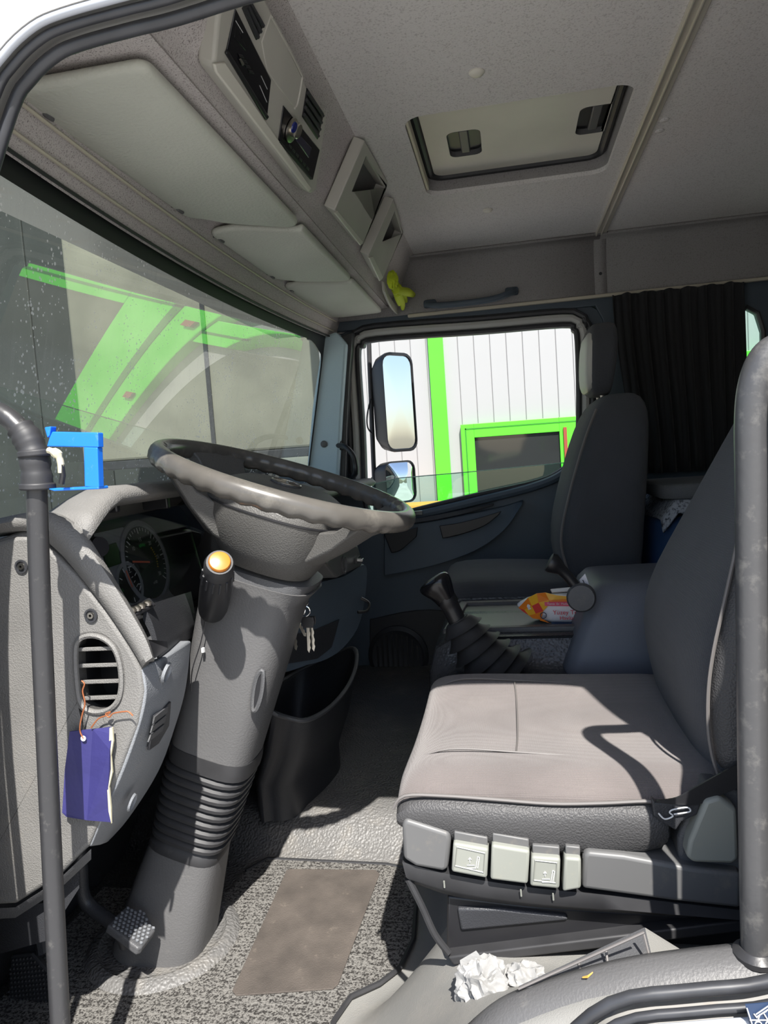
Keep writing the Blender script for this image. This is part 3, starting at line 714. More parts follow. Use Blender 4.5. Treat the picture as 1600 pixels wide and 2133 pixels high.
# tacho
tl_, trr, tt_, tb_ = cl(264,1172), cl(344,1185), cl(300,1128), cl(300,1215)
tcn = cl(302,1172); TR = .072
def disc(c, r, m, name, lift, n=40):
    return MB().lathe([(r,0),(r,.003),(0,.003)], c + CN*lift, CN, n).build(name, m, ic)
bz = MB().lathe([(TR+.012,0),(TR+.012,.004),(TR+.004,.006),(TR,.002)], tcn, CN, 40, cap=False).build('gauge_ring', 'cgrey', ic)
disc(tcn, TR, 'face', 'gauge_face', 0)
def tick(c, r0, r1, ang, wd, m, name='tick', lift=.0036):
    d = CU*math.cos(ang) + CVv*math.sin(ang); p = CN.cross(d)
    return MB().prism([c+d*r0+p*wd+CN*lift, c+d*r1+p*wd+CN*lift, c+d*r1-p*wd+CN*lift, c+d*r0-p*wd+CN*lift], CN*.0006).build(name, m, ic, smooth=0)
A0, A1 = math.radians(222), math.radians(-38)
for k in range(31):
    a = A0 + (A1-A0)*k/30; major = k % 5 == 0
    tick(tcn, TR*(.80 if major else .87), TR*.96, a, .0011 if major else .0006, 'print')
for k, s_ in enumerate(('0','5','10','15','20','25','30')):
    a = A0 + (A1-A0)*k/6; p = tcn + (CU*math.cos(a)+CVv*math.sin(a))*TR*.64 - CVv*.004
    letters('dial_number', s_, frame_of(p, CU, CVv), .011, 'print', ic, 'CENTER', .0037)
for k in range(9):
    a = math.radians(38) - math.radians(60)*k/8; tick(tcn, TR*.52, TR*.57, a, .0011, 'yellow', 'yellow_mark')
for k in range(5): tick(tcn, TR*.44, TR*.52, math.radians(104-7*k), .0028, 'green', 'green_mark')
tick(tcn, -.008, TR*.72, math.radians(170), .0017, 'needle', 'needle', .0055)
letters('dial_mark', 'x100', frame_of(tcn - CVv*.045 + CU*.012, CU, CVv), .008, 'print', ic, 'CENTER', .0037)
# small gauge lower left, display screens
sc = cl(268,1218); SR = .036
MB().lathe([(SR+.007,0),(SR+.007,.004),(SR,.004),(SR,.001)], sc, CN, 30, cap=False).build('gauge_ring', 'cgrey', ic)
disc(sc, SR, 'face', 'gauge_face', 0, 28)
for k in range(7): tick(sc, SR*.7, SR*.93, math.radians(150-40*k), .0009, 'print')
tick(sc, -.006, SR*.75, math.radians(100), .0013, 'needle', 'needle', .0055)
def plate(pxs, lift, th, m, name, par=ic): return MB().prism([cl(a,b,lift) for a,b in pxs], CN*th).build(name, m, par, smooth=0, bevel=.0015)
plate([(195,1112),(255,1098),(285,1125),(290,1180),(340,1222),(366,1245),(262,1280),(215,1215),(200,1160)], -.001, .001, 'cgrey', 'face_plate')
plate([(208,1140),(240,1130),(258,1172),(222,1184)], .0005, .002, 'screen', 'display')
plate([(288,1242),(346,1220),(358,1241),(302,1262)], .0005, .002, 'cgrey', 'display')
plate([(244,1232),(252,1224),(258,1232),(250,1240)], .001, .002, 'green', 'indicator')
# clear lens over the gauges
lf_ = frame_of(CO + CN*.035, CU, V((.16,0,.987)).normalized())
MB().prism([lf_(a, b) for a, b in rrect(.47,.215,.05,5)], CN*.002).build('lens', 'glassc', ic, smooth=0)
# buttons on the shelf and the shelf itself
shelf = MB()
SA = spl([A(a,b,y=YE+.05) for a,b in ((300,1262),(318,1300),(332,1352))], 4); SB = spl([A(a,b,y=.52) for a,b in ((398,1232),(405,1268),(410,1300))], 4)
shelf.loft([[p, q, q+V((-.004,0,-.02)), p+V((-.004,0,-.02))] for p, q in zip(SA, SB)]).build('shelf', 'dark', db, smooth=50)
MB().loft([[A(a,b,y=YE+.02) for a,b in ((306,1332),(348,1336))][k_:k_+1]*1 + [A(a,b,y=YE+.03) for a,b in ((322,1372),(350,1350))][k_:k_+1] + [A(a,b,y=YE+.06) for a,b in ((322,1372),(350,1350))][k_:k_+1] for k_ in (0,1)], cap=True).build('shelf_end', 'black', db, smooth=0)
bp_ = [AP(a,b,SA[2]+V((0,0,.004)),(.3,-.1,.95)) for a,b in ((268,1268),(312,1250),(324,1263),(282,1286))]
bt = MB().prism(bp_, (0,0,.004)).build('button_strip', 'black', db, smooth=0, bevel=.001)
for px, py in ((275,1273),(285,1270),(294,1265),(307,1259)):
    c = AP(px,py,SA[2]+V((0,0,.010)),(.3,-.1,.95)); MB().lathe([(.006,0),(.006,.004),(.003,.006),(0,.006)], c, (.3,-.1,.95), 10).build('push_button', 'steel', bt)
kn = A(203,1140,y=.24); MB().lathe([(.016,-.012),(.017,0),(.015,.008),(0,.009)], kn, (.9,-.35,.2), 20).build('rotary_knob', 'black', db)

# ---- dashboard core, centre switch pod, glove panel, bin (passenger half is hidden by the wheel)
MB().box((-.98,YE+.05,.50), (-.74,2.06,.84)).build('core', 'dark', db, smooth=0)
XP = -.405
pod = [A(a,b,x=XP) for a,b in ((676,1172),(700,1150),(736,1132),(746,1136),(757,1172),(752,1180),(706,1203),(698,1200))]
pd = MB().prism(pod, (-.10,0,0)).build('switch_pod', 'mid', db, smooth=0, bevel=.006)
c = A(716,1176,x=XP+.001)
sk = MB().lathe([(.020,-.004),(.023,.003),(.019,.004),(.016,.001),(.015,-.02),(0,-.02)], c, (1,0,0), 22).build('power_socket', 'char', db)
q = A(743,1166,x=XP+.001)
MB().prism([q+V((0,-.022,-.006)), q+V((0,.022,-.002)), q+V((0,.022,.008)), q+V((0,-.022,.006))], (.006,0,0)).build('switch_slot', 'black', db, smooth=0)
MB().box(tuple(q+V((.004,-.008,-.004))), tuple(q+V((.018,.006,.003)))).build('switch_key', 'chrome', db, bevel=.001)
MB().prism([A(a,b,x=XP+.01) for a,b in ((684,1160),(705,1142),(738,1124),(742,1131),(706,1150),(690,1165)) ], (-.10,0,0)).build('pod_cap', 'char', db, smooth=0, bevel=.004)
GO, GN = V((-.41,1.1,.5)), V((.96,-.275,0)).normalized()
def gpx(a, b, lift=0): return AP(a, b, GO + GN*lift, GN)
gl_ = spl([gpx(a,b) for a,b in ((600,1234),(680,1208),(718,1198),(750,1178),(764,1176),(766,1205),(760,1260),(746,1310),(715,1352),(680,1376),(640,1388),(585,1400),(575,1330))], 3, closed=True)
gp_ = MB().loft([[p-GN*.14 for p in gl_], [p-GN*.012 for p in gl_], [p*.97+(sum(gl_,V())/len(gl_))*.03 for p in gl_]]).build('glove_panel', 'door', db, smooth=50)
pk = [gpx(a,b,.001) for a,b in ((594,1320),(640,1318),(706,1290),(690,1348),(660,1372),(590,1384))]
MB().prism(pk, GN*.002).build('pocket', 'dark', db, smooth=0)
XG = -.41
hk = A(748,1262,x=XG+.004); MB().tube(spl([hk+V((0,-.02,-.012)), hk+V((.02,.0,-.014)), hk+V((.02,.03,.0)), hk+V((.0,.03,.014))], 5), .004, 8).build('bag_hook', 'black', db)
sb = thing('storage_bin', 'deep black open storage bin on the floor under the dashboard', 'bin', A(620,1640,z=.07))
rim = [A(560,1478,y=.80), A(600,1496,y=.80), A(642,1500,y=.82), A(690,1472,y=.93), A(726,1428,y=1.06), A(742,1384,y=1.16), A(738,1352,y=1.24), A(700,1362,y=1.28), A(620,1400,y=1.28), A(560,1440,y=1.1)]
bot = [A(535,1632,y=.86), A(560,1646,y=.85), A(600,1646,y=.86), A(650,1618,y=.95), A(690,1580,y=1.06), A(706,1556,y=1.14), A(700,1545,y=1.20), A(670,1548,y=1.22), A(600,1570,y=1.22), A(540,1600,y=1.1)]
rs, bs = spl(rim, 4, True), spl(bot, 4, True); cr = sum(rs,V())/len(rs); cb_ = sum(bs,V())/len(bs)
for p in bs: p.z = max(p.z, .075)
def shr(p, c, k): return V((c.x+(p.x-c.x)*k, c.y+(p.y-c.y)*k, p.z))
MB().loft([[V((p.x,p.y,.074)) for p in bs], [p+V((0,0,.01)) for p in bs], [p*.5+q*.5+V((.008,-.008,0)) for p,q in zip(bs,rs)], rs, [shr(p,cr,.95)+V((0,0,.002)) for p in rs], [shr(p,cr,.93)+V((0,0,-.006)) for p in rs], [shr(p*.8+q*.2,cb_*.8+cr*.2,.85)+V((0,0,.03)) for p,q in zip(bs,rs)]]).build('tub', 'dark', sb, smooth=55)
MB().tube([p+V((0,0,.001)) for p in rs], .006, 8, closed=True).build('rim', 'char', sb)

# ================================================================== STEERING
ax_px = [(548,1212,118),(530,1240,110),(515,1300,106),(497,1380,102),(478,1460,98),(458,1540,96),(448,1580,95)]
AXIS = (A(520,1245,y=.5) - A(345,1985,y=.5)).normalized()
sx_ = V((AXIS.z,0,-AXIS.x)); 
def col_ring(px, py, hw, yc=.5, hy=None, e=3.4, n=28, sq=1.07):
    c = A(px,py,y=yc-.07); c = V((A(px,py,y=yc-.02).x, yc, c.z)); w_ = hw/F_PX*(yc-.07+.75)*sq; hy = hy or w_*.92
    out = []
    for k in range(n):
        t = 2*PI*k/n; a, b = math.cos(t), math.sin(t)
        out.append(c + sx_*w_*math.copysign(abs(a)**(2/e), a) + V((0,1,0))*hy*math.copysign(abs(b)**(2/e), b))
    return out
sc_ = thing('steering_column', 'charcoal plastic steering column rising from a ribbed rubber boot', 'steering column', (-.7,.5,0))
cs = MB().loft([col_ring(*k) for k in ax_px]).build('shroud', 'col', sc_, smooth=60)
MB().loft([col_ring(560,1186,92), col_ring(556,1196,112), col_ring(548,1216,112), col_ring(545,1224,100)]).build('upper_collar', 'char', sc_, smooth=50)
# seam line, adjuster slot
MB().tube(spl([A(432,1275,y=.405), A(418,1340,y=.405), A(401,1395,y=.405), A(398,1440,y=.41)], 5), .0012, 5).build('seam', 'black', cs)
sl = [A(a,b,y=.425) for a,b in ((536,1408),(548,1398),(546,1440),(536,1474),(526,1478),(528,1440))]
MB().tube(spl(sl, 4, True), .004, 6, closed=True).build('slot_rim', 'char', cs)
MB().prism(spl(sl, 4, True), (0,.006,0)).build('slot', 'black', cs, smooth=0)
MB().box(tuple(A(423,1354,y=.410)-V((.002,.003,.004))), tuple(A(423,1354,y=.410)+V((.002,.003,.004)))).build('clip_mark', 'print', cs)
by = []
N_ = 9
st0 = (447,1584,96); st1 = (398,1775,84)
by.append(col_ring(448,1578,97)); by.append(col_ring(446,1598,97)); by.append(col_ring(443,1612,96)); 
for k in range(N_):
    t0 = .16 + .84*k/N_; dt = .84/N_
    for f_, amp in ((.0,-7),(.35,3),(.7,3),(.98,-7)):
        t = t0 + dt*f_; by.append(col_ring(st0[0]+(st1[0]-st0[0])*t, st0[1]+(st1[1]-st0[1])*t, st0[2]+(st1[2]-st0[2])*t+amp))
by.append(col_ring(394,1784,85)); by.append(col_ring(391,1796,85))
MB().loft(by).build('bellows', 'rub', sc_, smooth=35)
MB().loft([col_ring(393,1790,83), col_ring(375,1860,92), col_ring(358,1930,100), col_ring(345,1985,106), col_ring(338,2020,108)]).build('foot_cover', 'col', sc_, smooth=50)
bc = A(345,1985,y=.5); bc = V((bc.x, .5, 0))
MB().lathe([(.125,.0),(.150,.0),(.150,.012),(.138,.022),(.125,.024),(.118,.016),(.105,.016)], bc, (0,0,1), 40).build('floor_ring', 'rubfl', sc_, smooth=50)

# stalk
tip, bas = A(458,1168,y=.27), A(444,1262,y=.405)
sd_ = (tip-bas).normalized(); sl_ = (tip-bas).length
stk = thing('indicator_stalk', 'black column stalk with an amber push button end', 'stalk', bas)
MB().lathe([(.024,-.02),(.026,.0),(.0265,sl_*.35),(.0255,sl_*.7),(.0235,sl_*.80)], bas, sd_, 26).build('grip', 'black', stk)
MB().lathe([(.0235,sl_*.80),(.0235,sl_*.92),(.0205,sl_*.97)], bas, sd_, 26).build('collar', 'rub', stk)
for k in range(14):
    a = 2*PI*k/14; u_ = sd_.orthogonal().normalized(); d = u_*math.cos(a) + sd_.cross(u_)*math.sin(a)
    MB().tube([bas+d*.0255+sd_*sl_*.62, bas+d*.0235+sd_*sl_*.79], .0022, 5).build('grip_rib', 'dark', stk)
MB().lathe([(.0172,sl_*.94),(.0172,sl_*.985),(.0155,sl_*1.0),(.009,sl_*1.008),(0,sl_*1.01)], bas, sd_, 24).build('push_button', 'amber', stk)

# wheel
WC = V((-.396,.475,.912)); WN = V((.345,0,.9386)).normalized(); E1 = V((WN.z,0,-WN.x)); E2 = V((0,1,0))
WR, WT = .2245, .0168
sw_ = thing('steering_wheel', 'worn black four spoke steering wheel with a star emblem on the hub', 'steering wheel', WC)
def wp_(r, a, h=0): return WC + E1*r*math.cos(a) + E2*r*math.sin(a) + WN*h
rm = MB(); NS = 180; secs = []
for i in range(NS):
    a = 2*PI*i/NS; ring_ = []
    near = 1.0 if (0.12*PI < (a % PI) < .86*PI) else 0
    scal = .0016*(math.sin(a*40))*near
    for j in range(14):
        t = 2*PI*j/14; rr = WT + (scal if (math.sin(t) < -.1 or math.cos(t) < -.3) else 0)
        ring_.append(wp_(WR + rr*math.cos(t), a, rr*1.08*math.sin(t)))
    secs.append(ring_)
secs.append(secs[0]); rm.loft(secs, cap=False); bmesh.ops.remove_doubles(rm.b, verts=rm.b.verts, dist=1e-6)
rm.build('rim', 'wheelt', sw_, smooth=70)
for ang in (150, -150, 28, -28):
    a = math.radians(ang); da = .36 if abs(ang) > 90 else .20
    P = []
    for r, hw, h, th in ((.222,da*.95,-.004,.011), (.200,da*.80,-.020,.012), (.162,da*.85,-.056,.016), (.12,da*1.2,-.082,.026), (.08,da*1.7,-.092,.034)):
        P.append([wp_(r, a-hw, h+th), wp_(r, a, h+th*1.25), wp_(r, a+hw, h+th), wp_(r, a+hw*.9, h-th), wp_(r, a, h-th*1.2), wp_(r, a-hw*.9, h-th)])
    MB().loft(P).build('spoke', 'wheeld', sw_, smooth=60, bevel=.003)
def hubring(ru, rv, h, e=2.6, n=36, du=0):
    o = []; ru *= .93; rv *= .93; h *= .95
    for k in range(n):
        t = 2*PI*k/n; a, b = math.cos(t), math.sin(t)
        o.append(WC + E1*(du + ru*math.copysign(abs(a)**(2/e), a)) + E2*rv*math.copysign(abs(b)**(2/e), b) + WN*h)
    return o
MB().loft([hubring(.05,.06,-.165,du=.010), hubring(.085,.085,-.160,du=.010), hubring(.112,.108,-.12,du=.004), hubring(.128,.13,-.075), hubring(.130,.135,-.050), hubring(.12,.125,-.045)]).build('hub_shroud', 'wheeld', sw_, smooth=60)
MB().loft([hubring(.128,.132,-.050), hubring(.126,.130,-.040), hubring(.115,.120,-.018), hubring(.09,.10,-.006), hubring(.05,.05,-.002), hubring(.01,.01,-.001)]).build('airbag_pad', 'wheeld', sw_, smooth=70)
MB().tube(hubring(.1305,.1345,-.050), .0022, 6, closed=True).build('pad_seam', 'black', sw_)
em = WC + WN*-.001
eb = MB().lathe([(.028,0),(.028,.003),(.0245,.0035),(.0245,.0015),(0,.0015)], em, WN, 36).build('emblem', 'wheeld', sw_)
MB().tube([em + WN*.003 + (E1*math.cos(t)+E2*math.sin(t))*.026 for t in [2*PI*i/32 for i in range(32)]], .0017, 6, closed=True).build('emblem_ring', 'steel', eb)
for k in range(3):
    a = PI + 2*PI*k/3; d = E1*math.cos(a)+E2*math.sin(a); p = WN.cross(d)
    MB().loft([[em+p*.0042+WN*.002, em+WN*.006, em-p*.0042+WN*.002], [em+d*.025+p*.0005+WN*.002, em+d*.025+WN*.003, em+d*.025-p*.0005+WN*.002]]).build('emblem_point', 'steel', eb, smooth=0)
# keys
ky = thing('key_bunch', 'bunch of keys hanging from the steering column lock', 'keys', A(622,1240,y=.60))
YK = .585
def kp(px, py, d=0): return A(px,py,y=YK+d)
MB().tube([kp(614,1228,-.01), kp(622,1240), kp(626,1245)], .0035, 8).build('ignition_key', 'steel', ky)
def loop(c, r, tilt, th=.0013): 
    return MB().tube([c + V((math.cos(t)*r*math.cos(tilt), math.cos(t)*r*math.sin(tilt), math.sin(t)*r)) for t in [2*PI*i/24 for i in range(24)]], th, 6, closed=True)
loop(kp(630,1252), .013, .7).build('key_ring', 'chrome', ky)
loop(kp(628,1270), .010, -.5).build('key_ring', 'chrome', ky)
loop(kp(634,1274), .011, .3).build('key_ring', 'chrome', ky)
def key(head_px, tip_px, hw, m_head, d=0):
    a, b = kp(*head_px, d), kp(*tip_px, d); ax = (b-a).normalized(); s_ = V((0,1,0)).cross(ax).normalized()
    ln = (b-a).length
    k = MB().prism([a-s_*hw, a-s_*hw*.9-ax*hw*.8, a+s_*hw*.9-ax*hw*.8, a+s_*hw, a+s_*hw*.8+ax*hw*.9, a-s_*hw*.8+ax*hw*.9], (0,.003,0)).build('key_head', m_head, ky, smooth=0, bevel=.001)
    pts = [a-s_*.0032]; nb = 5
    for i in range(nb): 
        t = .3 + .6*i/nb; pts += [a+ax*ln*t-s_*(.0034 if i % 2 else .0022), a+ax*ln*(t+.06)-s_*(.0022 if i % 2 else .0034)]
    pts += [b, a+ax*ln*.92+s_*.0032, a+s_*.0032]
    MB().prism([p+V((0,.0006,0)) for p in pts], (0,.0018,0)).build('key_blade', 'steel', k, smooth=0)
key((612,1306),(617,1355),.009,'steel',.004); key((641,1296),(644,1360),.013,'black',-.004); key((648,1292),(654,1357),.010,'black',.006); key((622,1298),(637,1326),.005,'steel',.012)

# ================================================================== FLOOR ITEMS
cp = [(-.97,.06),(-.345,.06),(-.342,.33),(-.325,.385),(-.28,.42),(-.25,.46),(-.235,.54),(-.245,.66),(-.285,.775),(-.33,.785),(-.62,.792),(-.655,.74),(-.67,.66),(-.97,.66)]
ca = MB().prism([(a,b,.001) for a,b in cp], (0,0,.011)).build('carpet_mat', 'carpet', smooth=0, bevel=.004); tag(ca, 'dark looped carpet mat on the driver footwell floor', 'carpet')
MB().tube([V((a,b,.010)) for a,b in cp[1:12]], .005, 6).build('binding', 'rub', ca)
hpd = [A(a,b,z=.012) for a,b in ((597,1815),(605,1812),(782,1814),(791,1822),(705,2052),(694,2062),(492,2076),(484,2066))]
o = MB().prism(hpd, (0,0,.003)).build('heel_pad', 'pad', ca, smooth=0, bevel=.001); o['label'] = 'worn brown rectangular heel pad'
# brake pedal
bpq = [(223,1926,.345),(263,1886,.405),(303,1898,.41),(325,1936,.385),(297,1972,.335),(288,1975,.33)]
bq = [A(a,b,y=c) for a,b,c in bpq]
nb_ = (bq[1]-bq[0]).cross(bq[4]-bq[0]).normalized()
if nb_.dot(EYE-bq[0]) < 0: nb_ = -nb_
o0 = bq[0]; bq = [AP(a,b,o0,nb_) for a,b,c in bpq]
bk = thing('brake_pedal', 'brake pedal with a cross hatched worn metal and rubber pad', 'pedal', (-.80,.5,.05))
MB().prism([p-nb_*.016 for p in bq], nb_*.016).build('pad', 'char', bk, smooth=0, bevel=.004, seg=3)
ub = (bq[4]-bq[0]).normalized(); vb = nb_.cross(ub).normalized(); cb0 = sum(bq,V())/len(bq)
if vb.dot(bq[1]-bq[0]) < 0: vb = -vb
import itertools
def inside(p):
    q = [((x-cb0).dot(ub),(x-cb0).dot(vb)) for x in bq]; s0 = None
    for (a,b),(c,d) in zip(q, q[1:]+q[:1]):
        cr_ = (c-a)*(p[1]-b)-(d-b)*(p[0]-a); L_ = math.hypot(c-a,d-b) or 1
        if s0 is None: s0 = math.copysign(1, sum((q[i-1][0]*q[i][1]-q[i][0]*q[i-1][1]) for i in range(len(q))))
        if cr_/L_*s0 < .004: return False
    return True
for i in range(-7,8):
    for j in range(-7,8):
        a, b = i*.0085 + (j % 2)*.004, j*.0085
        if inside((a,b)):
            c = cb0 + ub*a + vb*b + nb_*.0012
            MB().prism([c-ub*.0032, c-vb*.0030, c+ub*.0032, c+vb*.0030], nb_*.002).build('tread_cell', 'grey', bk, smooth=0)
MB().tube(spl([A(160,1745,y=.42), A(168,1800,y=.42), A(172,1860,y=.42), A(190,1890,y=.42), A(240,1925,y=.41)], 5), .013, 10).build('arm', 'dark', bk)
MB().tube([A(252,1938,y=.385), A(262,1968,y=.395)], .012, 10).build('bracket', 'dark', bk)
# rubber foot rest and its neighbour
fr1 = thing('foot_rest', 'black studded rubber foot rest beside the door sill', 'foot rest', A(80,2100,y=.30))
def studs(px, y, par, th=.012):
    q = [A(a,b,y=y+dy) for a,b,dy in px]; n = (q[1]-q[0]).cross(q[2]-q[0]).normalized()
    if n.dot(EYE-q[0]) < 0: n = -n
    q = [AP(a,b,q[0],n) for a,b,dy in px]
    MB().prism([p-n*th for p in q], n*th).build('pad', 'rub', par, smooth=0, bevel=.003)
    u = (q[1]-q[0]).normalized(); v = n.cross(u); c0 = sum(q,V())/len(q)
    qq = [((p-c0).dot(u),(p-c0).dot(v)) for p in q]; sg_ = math.copysign(1, sum(qq[i-1][0]*qq[i][1]-qq[i][0]*qq[i-1][1] for i in range(len(qq))))
    st = MB()
    for i in range(-22,23):
        for j in range(-22,23):
            a, b = i*.0075, j*.0075
            if all(((c-a1)*(b-b1)-(d-b1)*(a-a1))*sg_ > .00015 for (a1,b1),(c,d) in zip(qq, qq[1:]+qq[:1])):
                p = c0+u*a+v*b+n*.0006; h_ = .0022
                st.loft([[p-u*h_-v*h_, p+u*h_-v*h_, p+u*h_+v*h_, p-u*h_+v*h_], [p+n*.0025-u*.0012-v*.0012, p+n*.0025+u*.0012-v*.0012, p+n*.0025+u*.0012+v*.0012, p+n*.0025-u*.0012+v*.0012]])
    o = st.build('stud_pattern', 'rub', par, smooth=0); o['kind'] = 'stuff'
studs([(22,1990,.06),(66,1985,.06),(110,2036,.05),(150,2160,.0),(10,2180,.0)], .28, fr1)
fr2 = thing('clutch_pedal', 'small studded black rubber pedal behind the door rail', 'pedal', A(170,2110,y=.33))
studs([(140,2090,.02),(166,2086,.02),(186,2112,.01),(190,2180,.0),(135,2180,.0)], .33, fr2)
MB().tube(spl([A(60,1880,y=.36), A(80,1930,y=.36), A(90,1985,y=.35)], 4), .012, 8).build('arm', 'dark', fr1)

# ---- hump under the seat, mats, sill
def hump(x, y):
    k = sstep(.28,.50,y); xs = -.36 + .17*k; w_ = .30 - .20*k
    return .205*sstep(xs, xs+w_, x) + .135*sstep(.24,.02,y)*sstep(-.25,.14,x)
hm = MB().grid(lambda u, v: (-.36 + 1.1*u, .0 + .95*v, hump(-.36+1.1*u, .0+.95*v)+.0015), 40, 24).build('floor_mat', 'mat2', solid=.01, smooth=70); tag(hm, 'dusty grey rubber mat rising over the wheel arch beside the seat', 'mat')
fl1 = [A(1080,2062,y=.06), A(1345,1938,y=.13), A(1362,2008,y=.08)]
fl2 = [A(1345,1938,y=.13), A(1452,2004,y=.14), A(1362,2008,y=.08)]
MB().prism(fl1, (0,.006,0)).build('folded_corner', 'char', hm, smooth=0, bevel=.002)
MB().prism(fl2, (0,.006,0)).build('folded_corner', 'mat2', hm, smooth=0, bevel=.002)
for a, b in (((1080,2060),(1342,1942)), ((1340,1942),(1356,2006)), ((1205,2003),(1212,2034)), ((1262,1976),(1268,2020))):
    MB().tube([A(*a,y=.058 if a[0]<1200 else .09), A(*b,y=.075)], .0016, 6).build('seam', 'piping', hm)
sv = thing('trim_6', 'black vinyl door sill cap along the raised sill', None, (.1,.03,.36), kind='structure')
sc1 = spl([A(a,b,y=.03) for a,b in ((960,2215),(1040,2150),(1150,2106),(1300,2066),(1450,2044),(1640,2026))], 5)
MB().loft([[p+V((0,.050,-.018)), p+V((0,.042,.008)), p+V((0,.024,.015)), p+V((0,.004,.010)), p+V((0,-.010,-.004)), p+V((0,-.016,-.022)), p+V((0,.03,-.05))] for p in sc1]).build('sill_cap', 'col', sv, smooth=60)
MB().box((-.05,-.02,-.3),(.5,.06,.24)).build('sill_body', 'dark', sv, smooth=0)
# sticker on the white sill
stf = frame_of(A(1578,2118,y=-.0475), V((1,0,.06)).normalized(), V((0,0,1)))
sk = MB().prism([A(a,b,y=-.0465) for a,b in ((1552,2091),(1660,2082),(1660,2160),(1566,2152))], (0,-.001,0)).build('warning_sticker', 'navyp', smooth=0)
tag(sk, 'dark pictogram sticker with a tipping cab outline on the white sill', 'sticker')
def ln(a, b, y=-.049): return MB().tube([A(*a,y=y), A(*b,y=y)], .0006, 5).build('pictogram_line', 'print', sk)
for a, b in (((1556,2100),(1569,2140)),((1562,2125),(1640,2125)),((1575,2113),(1612,2088)),((1577,2118),(1614,2094)),((1583,2113),(1579,2125)),((1592,2112),(1600,2125)),((1571,2112),(1577,2120)),((1590,2110),(1597,2106))): ln(a,b)
for px in (1580,1602):
    c = A(px,2134,y=-.049); MB().tube([c+V((math.cos(t)*.003,0,math.sin(t)*.003)) for t in [2*PI*i/16 for i in range(16)]], .0006, 5, closed=True).build('pictogram_line', 'print', sk)

# tissues and leaf
def crumple(name, label, c, r, sc, seed, ofs):
    b = MB(); bmesh.ops.create_icosphere(b.b, subdivisions=5, radius=1.0)
    for v in b.b.verts:
        p = v.co.normalized(); k = 0
        for f_, a in ((1.3,.34),(2.6,.26),(5,.07)):
            k += a*(1-2*abs(noise.noise(p*f_ + V((seed,seed*.7,0)))))
        v.co = V(c) + V((p.x*r*sc[0], p.y*r*sc[1], p.z*r*sc[2]))*(.62 + .75*k)
    o = b.build(name, 'tissue', smooth=25); tag(o, label, 'tissue'); return o
ca1 = A(1010,2062,y=.16); crumple('tissue', 'larger crumpled white tissue with an upright corner on the mat', ca1, .046, (.9,.7,1.0), 3.1, 0)
ca2 = A(1098,2050,y=.165); crumple('tissue', 'smaller white tissue ball beside the larger crumpled one', ca2, .031, (1.2,.8,.9), 8.3, 0)
tk = bpy.data.objects['tissue']
MB().loft([[A(a,b,y=.17), A(a2,b2,y=.16), A(a2,b2,y=.163), A(a,b,y=.173)] for (a,b),(a2,b2) in (((958,2000),(965,2060)),((975,1990),(995,2050)),((992,1980),(1030,2030)))]).build('upright_corner', 'tissue', tk, smooth=30)
lf = A(1224,2030,y=.045); o = MB().loft([[lf+V((-.006,0,-.003)), lf+V((-.006,-.001,-.004)), lf+V((-.006,.001,-.005))], [lf+V((0,-.003,.0015)), lf+V((0,-.004,-.001)), lf+V((0,-.002,-.003))], [lf+V((.006,0,.004)), lf+V((.006,-.001,.003)), lf+V((.006,.001,.003))]]).build('leaf_fragment', 'orange'); tag(o, 'tiny orange leaf fragment on the door sill', 'leaf')

# ================================================================== RAILS, BRACKET, CARD
lr = thing('door_rail', 'black tube door rail by the dashboard wrapped with tape at its bend', 'handrail', A(125,2133,y=.05))
pts = spl([A(a,b,y=.05) for a,b in ((-110,832),(-60,842),(0,860),(38,890),(62,930),(74,985),(77,1040),(84,1250),(95,1500),(108,1780),(128,2180))], 6)
MB().tube(pts, .0128, 16).build('tube', 'rail', lr)
tp = spl([A(a,b,y=.05) for a,b in ((42,892),(58,915),(70,945),(76,985),(78,1018))], 5)
MB().tube(tp, [.0168+.0007*math.sin(i*2.1)+.0007*math.sin(i*5.3)+.002*i/len(tp) for i in range(len(tp))], 18).build('tape_wrap', 'rub', lr, smooth=50)
for (a,b,c,d) in ((74,938,76,952),(78,1006,79,1020)): MB().tube([A(a,b,y=.05),A(c,d,y=.05)], .0212, 20).build('tape_band', 'rub', lr, bevel=.002)
MB().tube(spl([A(102,938,y=.035),A(118,945,y=.03),A(126,962,y=.03),A(128,985,y=.03)],4), [.004]*3+[.006]*3+[.004]*7, 8).build('tape_tail', 'card', lr)
MB().tube([A(128,968,y=.03),A(131,990,y=.03),A(128,1008,y=.03)], .0035, 8).build('wire_end', 'black', lr)
bb = thing('blue_bracket', 'broken blue plastic frame taped to the black door rail', 'bracket', A(150,1015,y=.05))
def bar(px, name, th=.012, y=.044): return MB().prism([A(a,b,y=y) for a,b in px], (0,th,0)).build(name, 'blue', bb, smooth=0, bevel=.0012)
bar([(108,899),(204,901),(205,932),(97,930),(103,910)], 'top_bar')
bar([(92,890),(106,888),(103,908),(98,912)], 'broken_tab')
bar([(174,931),(203,932),(206,1016),(176,1014)], 'side_bar')
bar([(96,1018),(205,1013),(206,1019),(112,1023)], 'lower_bar', .022)
rr_ = thing('entry_rail', 'scuffed black tube entry rail beside the driver seat', 'handrail', A(1575,1985,y=.05))
pts = spl([A(a,b,y=.05) for a,b in ((1575,1996),(1570,1700),(1566,1300),(1564,1000),(1563,880),(1570,805),(1590,750),(1625,722),(1690,708))] + [V((.40,.045,1.052)), V((.435,.005,1.05))], 6)
MB().tube(pts, .0155, 18).build('tube', 'rail2', rr_)
MB().lathe([(.024,0),(.024,.006),(.017,.012)], A(1575,1994,y=.05), (0,0,1), 18).build('foot_flange', 'rail', rr_)

